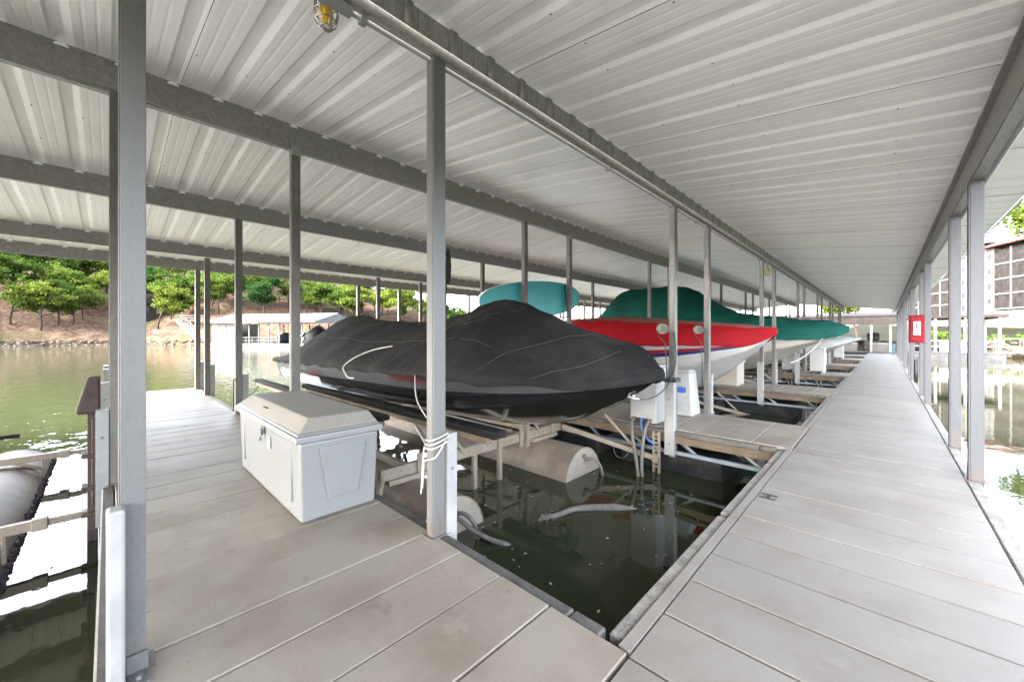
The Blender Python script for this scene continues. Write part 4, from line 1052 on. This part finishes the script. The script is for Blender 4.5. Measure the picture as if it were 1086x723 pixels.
# ------------------------------------------------------------------ apartments
OX, EV, NV = Vector((15.59, 121.78, 0)), Vector((.483, -.8756, 0)), Vector((-.8756, -.483, 0))
def pt(s, d, z): return OX + EV * s + NV * d + Vector((0, 0, z))
def blk(mb, s0, s1, d0, d1, z0, z1):
    vs = [pt(s, d, z) for s in (s0, s1) for d in (d0, d1) for z in (z0, z1)]
    mb.add(vs, [(0, 1, 3, 2), (4, 6, 7, 5), (0, 4, 5, 1), (2, 3, 7, 6), (0, 2, 6, 4), (1, 5, 7, 3)])
def condo(label, s0, s1, bal, wins, zb, zf, nf, fh, d0=0, roofed=True):
    t = thing('apartment_building', label, 'building', tuple(pt((s0 + s1) / 2, d0, 0)), 'white apartment wings on the hill')
    ztop = zf + nf * fh
    mb = MB(); blk(mb, s0, s1, d0 - 12, d0 - 1.6, zb, ztop + .4)                 # core behind the balconies
    for a, b in wins: blk(mb, a, b, d0 - 1.6, d0, zf - .6, ztop + .4)            # flush window walls
    mb.mi = 1; blk(mb, s0 + .1, s1 - .1, d0 - 1.58, d0 - .25, zb - 2, zf - .62)
    mb.obj('wall', ['stucco', 'stucco_cream'], t)
    for f in range(nf):
        z = zf + f * fh
        for (a, b) in bal:
            mb = MB(); blk(mb, a, b, d0 - 1.58, d0 + .05, z - .28, z); mb.obj('balcony_slab', 'stucco', t)
            n = max(1, round((b - a) / 3.54)); w_ = (b - a) / n
            for k in range(n):
                mb = MB(); blk(mb, a + k * w_ + .12, a + (k + 1) * w_ - .12, d0 - .12, d0 - .08, z + .002, z + fh - .29)
                mb.mi = 1; blk(mb, a + k * w_ + .12, a + (k + 1) * w_ - .12, d0 - .07, d0 - .03, z + .98, z + 1.06)
                for q in range(1, 3): blk(mb, a + k * w_ + w_ * q / 3 - .025, a + k * w_ + w_ * q / 3 + .025, d0 - .07, d0 - .03, z + .01, z + fh - .3)
                mb.obj('balcony_screen', ['screen_dark', 'rail_brown'], t)
        for (a, b) in wins:
            c = (a + b) / 2; mb = MB(); blk(mb, c - .42, c + .42, d0 + .005, d0 + .06, z + .9, z + 2.1); mb.mi = 1; blk(mb, c - .36, c + .36, d0 + .061, d0 + .07, z + .96, z + 2.04)
            mb.obj('window', ['shed_white', 'glass_dark'], t)
    for (a, b) in bal:
        n = max(1, round((b - a) / 3.54)); w_ = (b - a) / n
        for k in range(n + 1):
            mb = MB(); blk(mb, a + k * w_ - .11, a + k * w_ + .11, d0 - .2, d0 + .06, zf - .3, ztop); mb.obj('pier', 'stucco', t)
        mb = MB()
        blk(mb, a, b, d0 - .3, d0 - .2, zf - 1.9, zf - .5)
        for k in range(int((b - a) / .9)): blk(mb, a + k * .9, a + k * .9 + .1, d0 - .195, d0 - .1, zf - 1.9, zf - .5)
        mb.obj('parapet', 'stucco', t)
    mb = MB(); e0, e1 = s0 - .5, s1 + .5
    mb.add([pt(e0, d0 + .9, ztop + .5), pt(e1, d0 + .9, ztop + .5), pt(e1, d0 - 6, ztop + 3.2), pt(e0, d0 - 6, ztop + 3.2), pt(e0, d0 - 13, ztop + .5), pt(e1, d0 - 13, ztop + .5)], [(0, 1, 2, 3), (3, 2, 5, 4), (0, 3, 4), (1, 5, 2)])
    mb.mi = 1; blk(mb, e0, e1, d0 + .9, d0 + 1.0, ztop + .36, ztop + .62)
    mb.add([pt(e0 - .02, d0 + .9, ztop + .2), pt(e0 - .02, d0 + .9, ztop + .62), pt(e0 - .02, d0 - 6, ztop + 3.35), pt(e0 - .02, d0 - 6, ztop + 2.9)], [(0, 1, 2, 3)])
    mb.obj('roof', ['roof_pale', 'roof_red'], t)
    return t
condo('white four storey apartment wing with dark screened balconies, at the right edge', -1.5, 26, [(0, 24.8)], [(-1.5, 0)], 2.2, 6.6, 4, 2.93)
condo('farther white apartment wing seen between the walkway posts', -32, -3.6, [(-31, -11)], [(-9.3, -6.6)], 2.2, 5.6, 5, 2.85, -.8)

# ------------------------------------------------------------------ boathouse and stairs on the left shore
def Lp(px, dist): b = bearing(px) * dist; return Vector((b.x, b.y, 0))
A, B = Vector((-80.5, 11.9, 0)), Vector((-62.4, 22.7, 0))   # water-side front of the boathouse
fx = (B - A).normalized(); bk_ = Vector((-fx.y, fx.x, 0)); LEN = (B - A).length
t = thing('boathouse', 'floating white boathouse with a pale metal roof at the far bank', 'boathouse', tuple((A + B) / 2 + Vector((0, 0, WZ))))
def bp(s, d, z): return A + fx * s + bk_ * d + Vector((0, 0, z))
def bblk(mb, s0, s1, d0, d1, z0, z1):
    vs = [bp(s, d, z) for s in (s0, s1) for d in (d0, d1) for z in (z0, z1)]
    mb.add(vs, [(0, 1, 3, 2), (4, 6, 7, 5), (0, 4, 5, 1), (2, 3, 7, 6), (0, 2, 6, 4), (1, 5, 7, 3)])
ez, rz_ = 3.55, 5.0; S = LEN - .5; Dp = 9.0
mb = MB(); mb.add([bp(-.8, -.8, ez), bp(S, -.8, ez), bp(S, Dp / 2, rz_), bp(-.8, Dp / 2, rz_), bp(S, Dp + .8, ez), bp(-.8, Dp + .8, ez)], [(0, 1, 2, 3), (3, 2, 4, 5)])
mb.mi = 1; bblk(mb, -.8, S, -.86, -.805, ez - .22, ez + .05)
mb.obj('roof', ['shed_roof', 'shed_white'], t)
mb = MB(); mb.add([bp(S - .05, -.7, ez - .3), bp(S - .05, -.7, ez - .02), bp(S - .05, Dp / 2, rz_ - .04), bp(S - .05, Dp + .7, ez - .02), bp(S - .05, Dp + .7, ez - .3)], [(0, 1, 2, 3, 4)]); mb.obj('gable', 'shed_white', t)
mb = MB(); bblk(mb, 0, 5.0, 0, .15, .0, 1.0); bblk(mb, 0, 1.3, 0.001, .14, 1.0, ez - .3); bblk(mb, 0, .15, .16, 4, 0, ez - .3); bblk(mb, 0, 5, 4.0, 4.15, 0, ez - .3); bblk(mb, 2.6, 2.85, .001, .14, 1.0, ez - .3); bblk(mb, 4.7, 5.0, .001, .14, 1.0, ez - .3); bblk(mb, 1.3, 4.7, .001, .14, ez - .7, ez - .3); mb.obj('wall', 'shed_white', t)
mb = MB(); bblk(mb, 1.35, 2.55, .05, .09, 1.0, ez - .75); bblk(mb, 2.9, 4.65, .05, .09, 1.0, ez - .75); mb.obj('window', 'glass_dark', t)
for s in (5.6, 7.4, 9.3, 11.2, 13.2, 15.2, 17.4):
    for d in (.1, Dp):
        mb = MB(); bblk(mb, s - .08, s + .08, d - .08, d + .08, -.4, ez - .25); mb.obj('post', 'shed_white', t)
mb = MB(); bblk(mb, -.3, S, -.3, 1.2, -.3, 0.0); bblk(mb, -.3, S, Dp - 1.2, Dp + .2, -.3, 0.0); mb.obj('deck', 'shed_white', t)
mb = MB(); bblk(mb, 0, S, -.2, 1.1, -.8, -.31); mb.obj('float', 'float_black', t)
mb = MB()
for z in (.45, .95): bblk(mb, 5.6, 13, -.1, -.04, z, z + .07)
for k in range(7): bblk(mb, 5.7 + k * 1.2, 5.78 + k * 1.2, -.1, -.04, 0, 1.0)
mb.obj('railing', 'shed_white', t)
for k, (s, lab, m_) in enumerate(((10.8, 'dark covered boat moored inside the far boathouse, left', 'shed_dark'), (14.6, 'dark covered boat moored inside the far boathouse, nearest its gable', 'cover_black'))):
    mb = MB(); mb.smooth = True
    mb.loft([[bp(s + w_ * math.cos(a), 2.2 + q * 5.2, .5 + hgt * (math.sin(a) if math.sin(a) > 0 else .5 * math.sin(a))) for a in [6.283 * i / 14 for i in range(14)]] for q, w_, hgt in ((0, .1, .3), (.08, .55, .8), (.3, 1.0, 1.3), (.7, 1.1, 1.2), (1, 1.0, .7))], True, True)
    tag(mb.obj('moored_boat', m_), lab, 'boat', 'boats inside the far boathouse')
# wooden stairs and ramp down the bank, and a dark shed higher up
t = thing('bank_stairs', 'grey wooden stairs and landing going down the brown bank to the boathouse', 'stairs', tuple(Lp(200, 92)))
mb = MB(); p0, p1 = Lp(190, shore_r(190) + 10) + Vector((0, 0, 4.6)), Lp(214, shore_r(214) + .5) + Vector((0, 0, .1))
for k in range(16):
    q = p0.lerp(p1, (k + .5) / 16); mb.bar(q + Vector((-.6, -.6, 0)), q + Vector((.6, .6, 0)), .35, .07)
mb.obj('tread', 'stair_wood', t)
mb = MB()
for off in (Vector((-.6, -.6, 0)), Vector((.6, .6, 0))):
    mb.bar(p0 + off, p1 + off, .08, .28); mb.bar(p0 + off + Vector((0, 0, 1)), p1 + off + Vector((0, 0, 1)), .08, .1)
    mb.bar(p0 + off + Vector((0, 0, .5)), p1 + off + Vector((0, 0, .5)), .06, .08)
    for k in range(9): q = p0.lerp(p1, k / 8) + off; mb.bar(q - Vector((0, 0, .6)), q + Vector((0, 0, 1)), .09, .09, (0, 1, 0))
mb.obj('handrail', 'stair_wood', t)
mb = MB(); q0, q1 = p0, Lp(222, shore_r(222) + 8) + Vector((0, 0, 4.5)); mb.bar(q0, q1, 1.6, .12)
for z in (.5, 1.0): mb.bar(q0 + Vector((.5, -.5, z)), q1 + Vector((.5, -.5, z)), .06, .1)
for k in range(7): q = q0.lerp(q1, k / 6) + Vector((.5, -.5, 0)); mb.bar(q - Vector((0, 0, 1.8)), q + Vector((0, 0, 1)), .09, .09, (0, 1, 0))
mb.obj('landing', 'stair_wood', t)
for k, (px, d, lab) in enumerate(((160, 15, 'dark shed on the bank behind the forked tree'), (462, 20, 'brown house half hidden among trees at the right end of the hillside'), (208, 30, 'brown house high on the hill above the stairs'))):
    c = Lp(px, shore_r(px) + d); z = hill_h(px, shore_r(px) + d)
    hh = thing('hillside_house', lab, 'house', (c.x, c.y, z), 'houses on the far hillside')
    mb = MB(); mb.box(c.x - 3, c.x + 3, c.y - 2.5, c.y + 2.5, z - 2, z + 2.8); mb.obj('wall', 'far_dark' if k == 0 else 'rail_brown', hh)
    mb = MB(); mb.prism([(c.x - 3.4, c.y - 3, z + 2.75), (c.x - 3.4, c.y, z + 4.4), (c.x - 3.4, c.y + 3, z + 2.75)], (6.8, 0, 0)); mb.obj('roof', 'far_dark', hh)
    mb = MB()
    for q in (-1.4, .6): mb.box(c.x + 3.001, c.x + 3.06, c.y + q, c.y + q + 1, z + .9, z + 2.1)
    mb.obj('window', 'glass_dark', hh)

# ------------------------------------------------------------------ light, sky, camera
world = bpy.data.worlds.new('World'); SC.world = world; world.use_nodes = True
nt = world.node_tree; bg = nt.nodes['Background']
sk = nt.nodes.new('ShaderNodeTexSky'); sk.sky_type = 'NISHITA'; sk.sun_disc = False
SUN_EL, SUN_AZ = 32, 195        # azimuth clockwise from +Y
sk.sun_elevation = R(SUN_EL); sk.sun_rotation = R(SUN_AZ); sk.dust_density = 5.0; sk.air_density = 1.0; sk.ozone_density = 1.0
bwn = nt.nodes.new('ShaderNodeRGBToBW'); nt.links.new(sk.outputs[0], bwn.inputs[0])   # thin bright overcast: most of the blue washed out
warm = mix(nt, 1., bwn.outputs[0], (.97, 1.0, 1.05), 'MULTIPLY')
nt.links.new(mix(nt, .62, sk.outputs[0], warm), bg.inputs[0]); bg.inputs[1].default_value = .15
sl = bpy.data.lights.new('sun', 'SUN'); sl.energy = .6; sl.angle = R(8.0); sl.color = (1, .95, .88)
so = bpy.data.objects.new('sun', sl); COL.objects.link(so)
d = Vector((math.sin(R(SUN_AZ)) * math.cos(R(SUN_EL)), math.cos(R(SUN_AZ)) * math.cos(R(SUN_EL)), math.sin(R(SUN_EL))))
so.rotation_euler = d.to_track_quat('Z', 'Y').to_euler(); so.location = (0, 0, 30)
cam = bpy.data.cameras.new('camera'); co = bpy.data.objects.new('camera', cam); COL.objects.link(co); SC.camera = co
cam.sensor_width = 36; cam.lens = 411 / 1086 * 36; cam.shift_y = -6.5 / 1086; cam.clip_end = 2000; cam.clip_start = .05
co.location = (0, 0, 1.4); co.rotation_euler = (R(90), 0, R(43.863))
vs = SC.view_settings; vs.view_transform = 'Standard'; vs.look = 'None'; vs.gamma = 1; vs.use_curve_mapping = False; vs.exposure = 5.05
cy = SC.cycles
cy.max_bounces = 14; cy.diffuse_bounces = 10; cy.glossy_bounces = 4; cy.transmission_bounces = 3
cy.caustics_reflective = True; cy.caustics_refractive = False; cy.sample_clamp_indirect = 8
cy.use_denoising = True
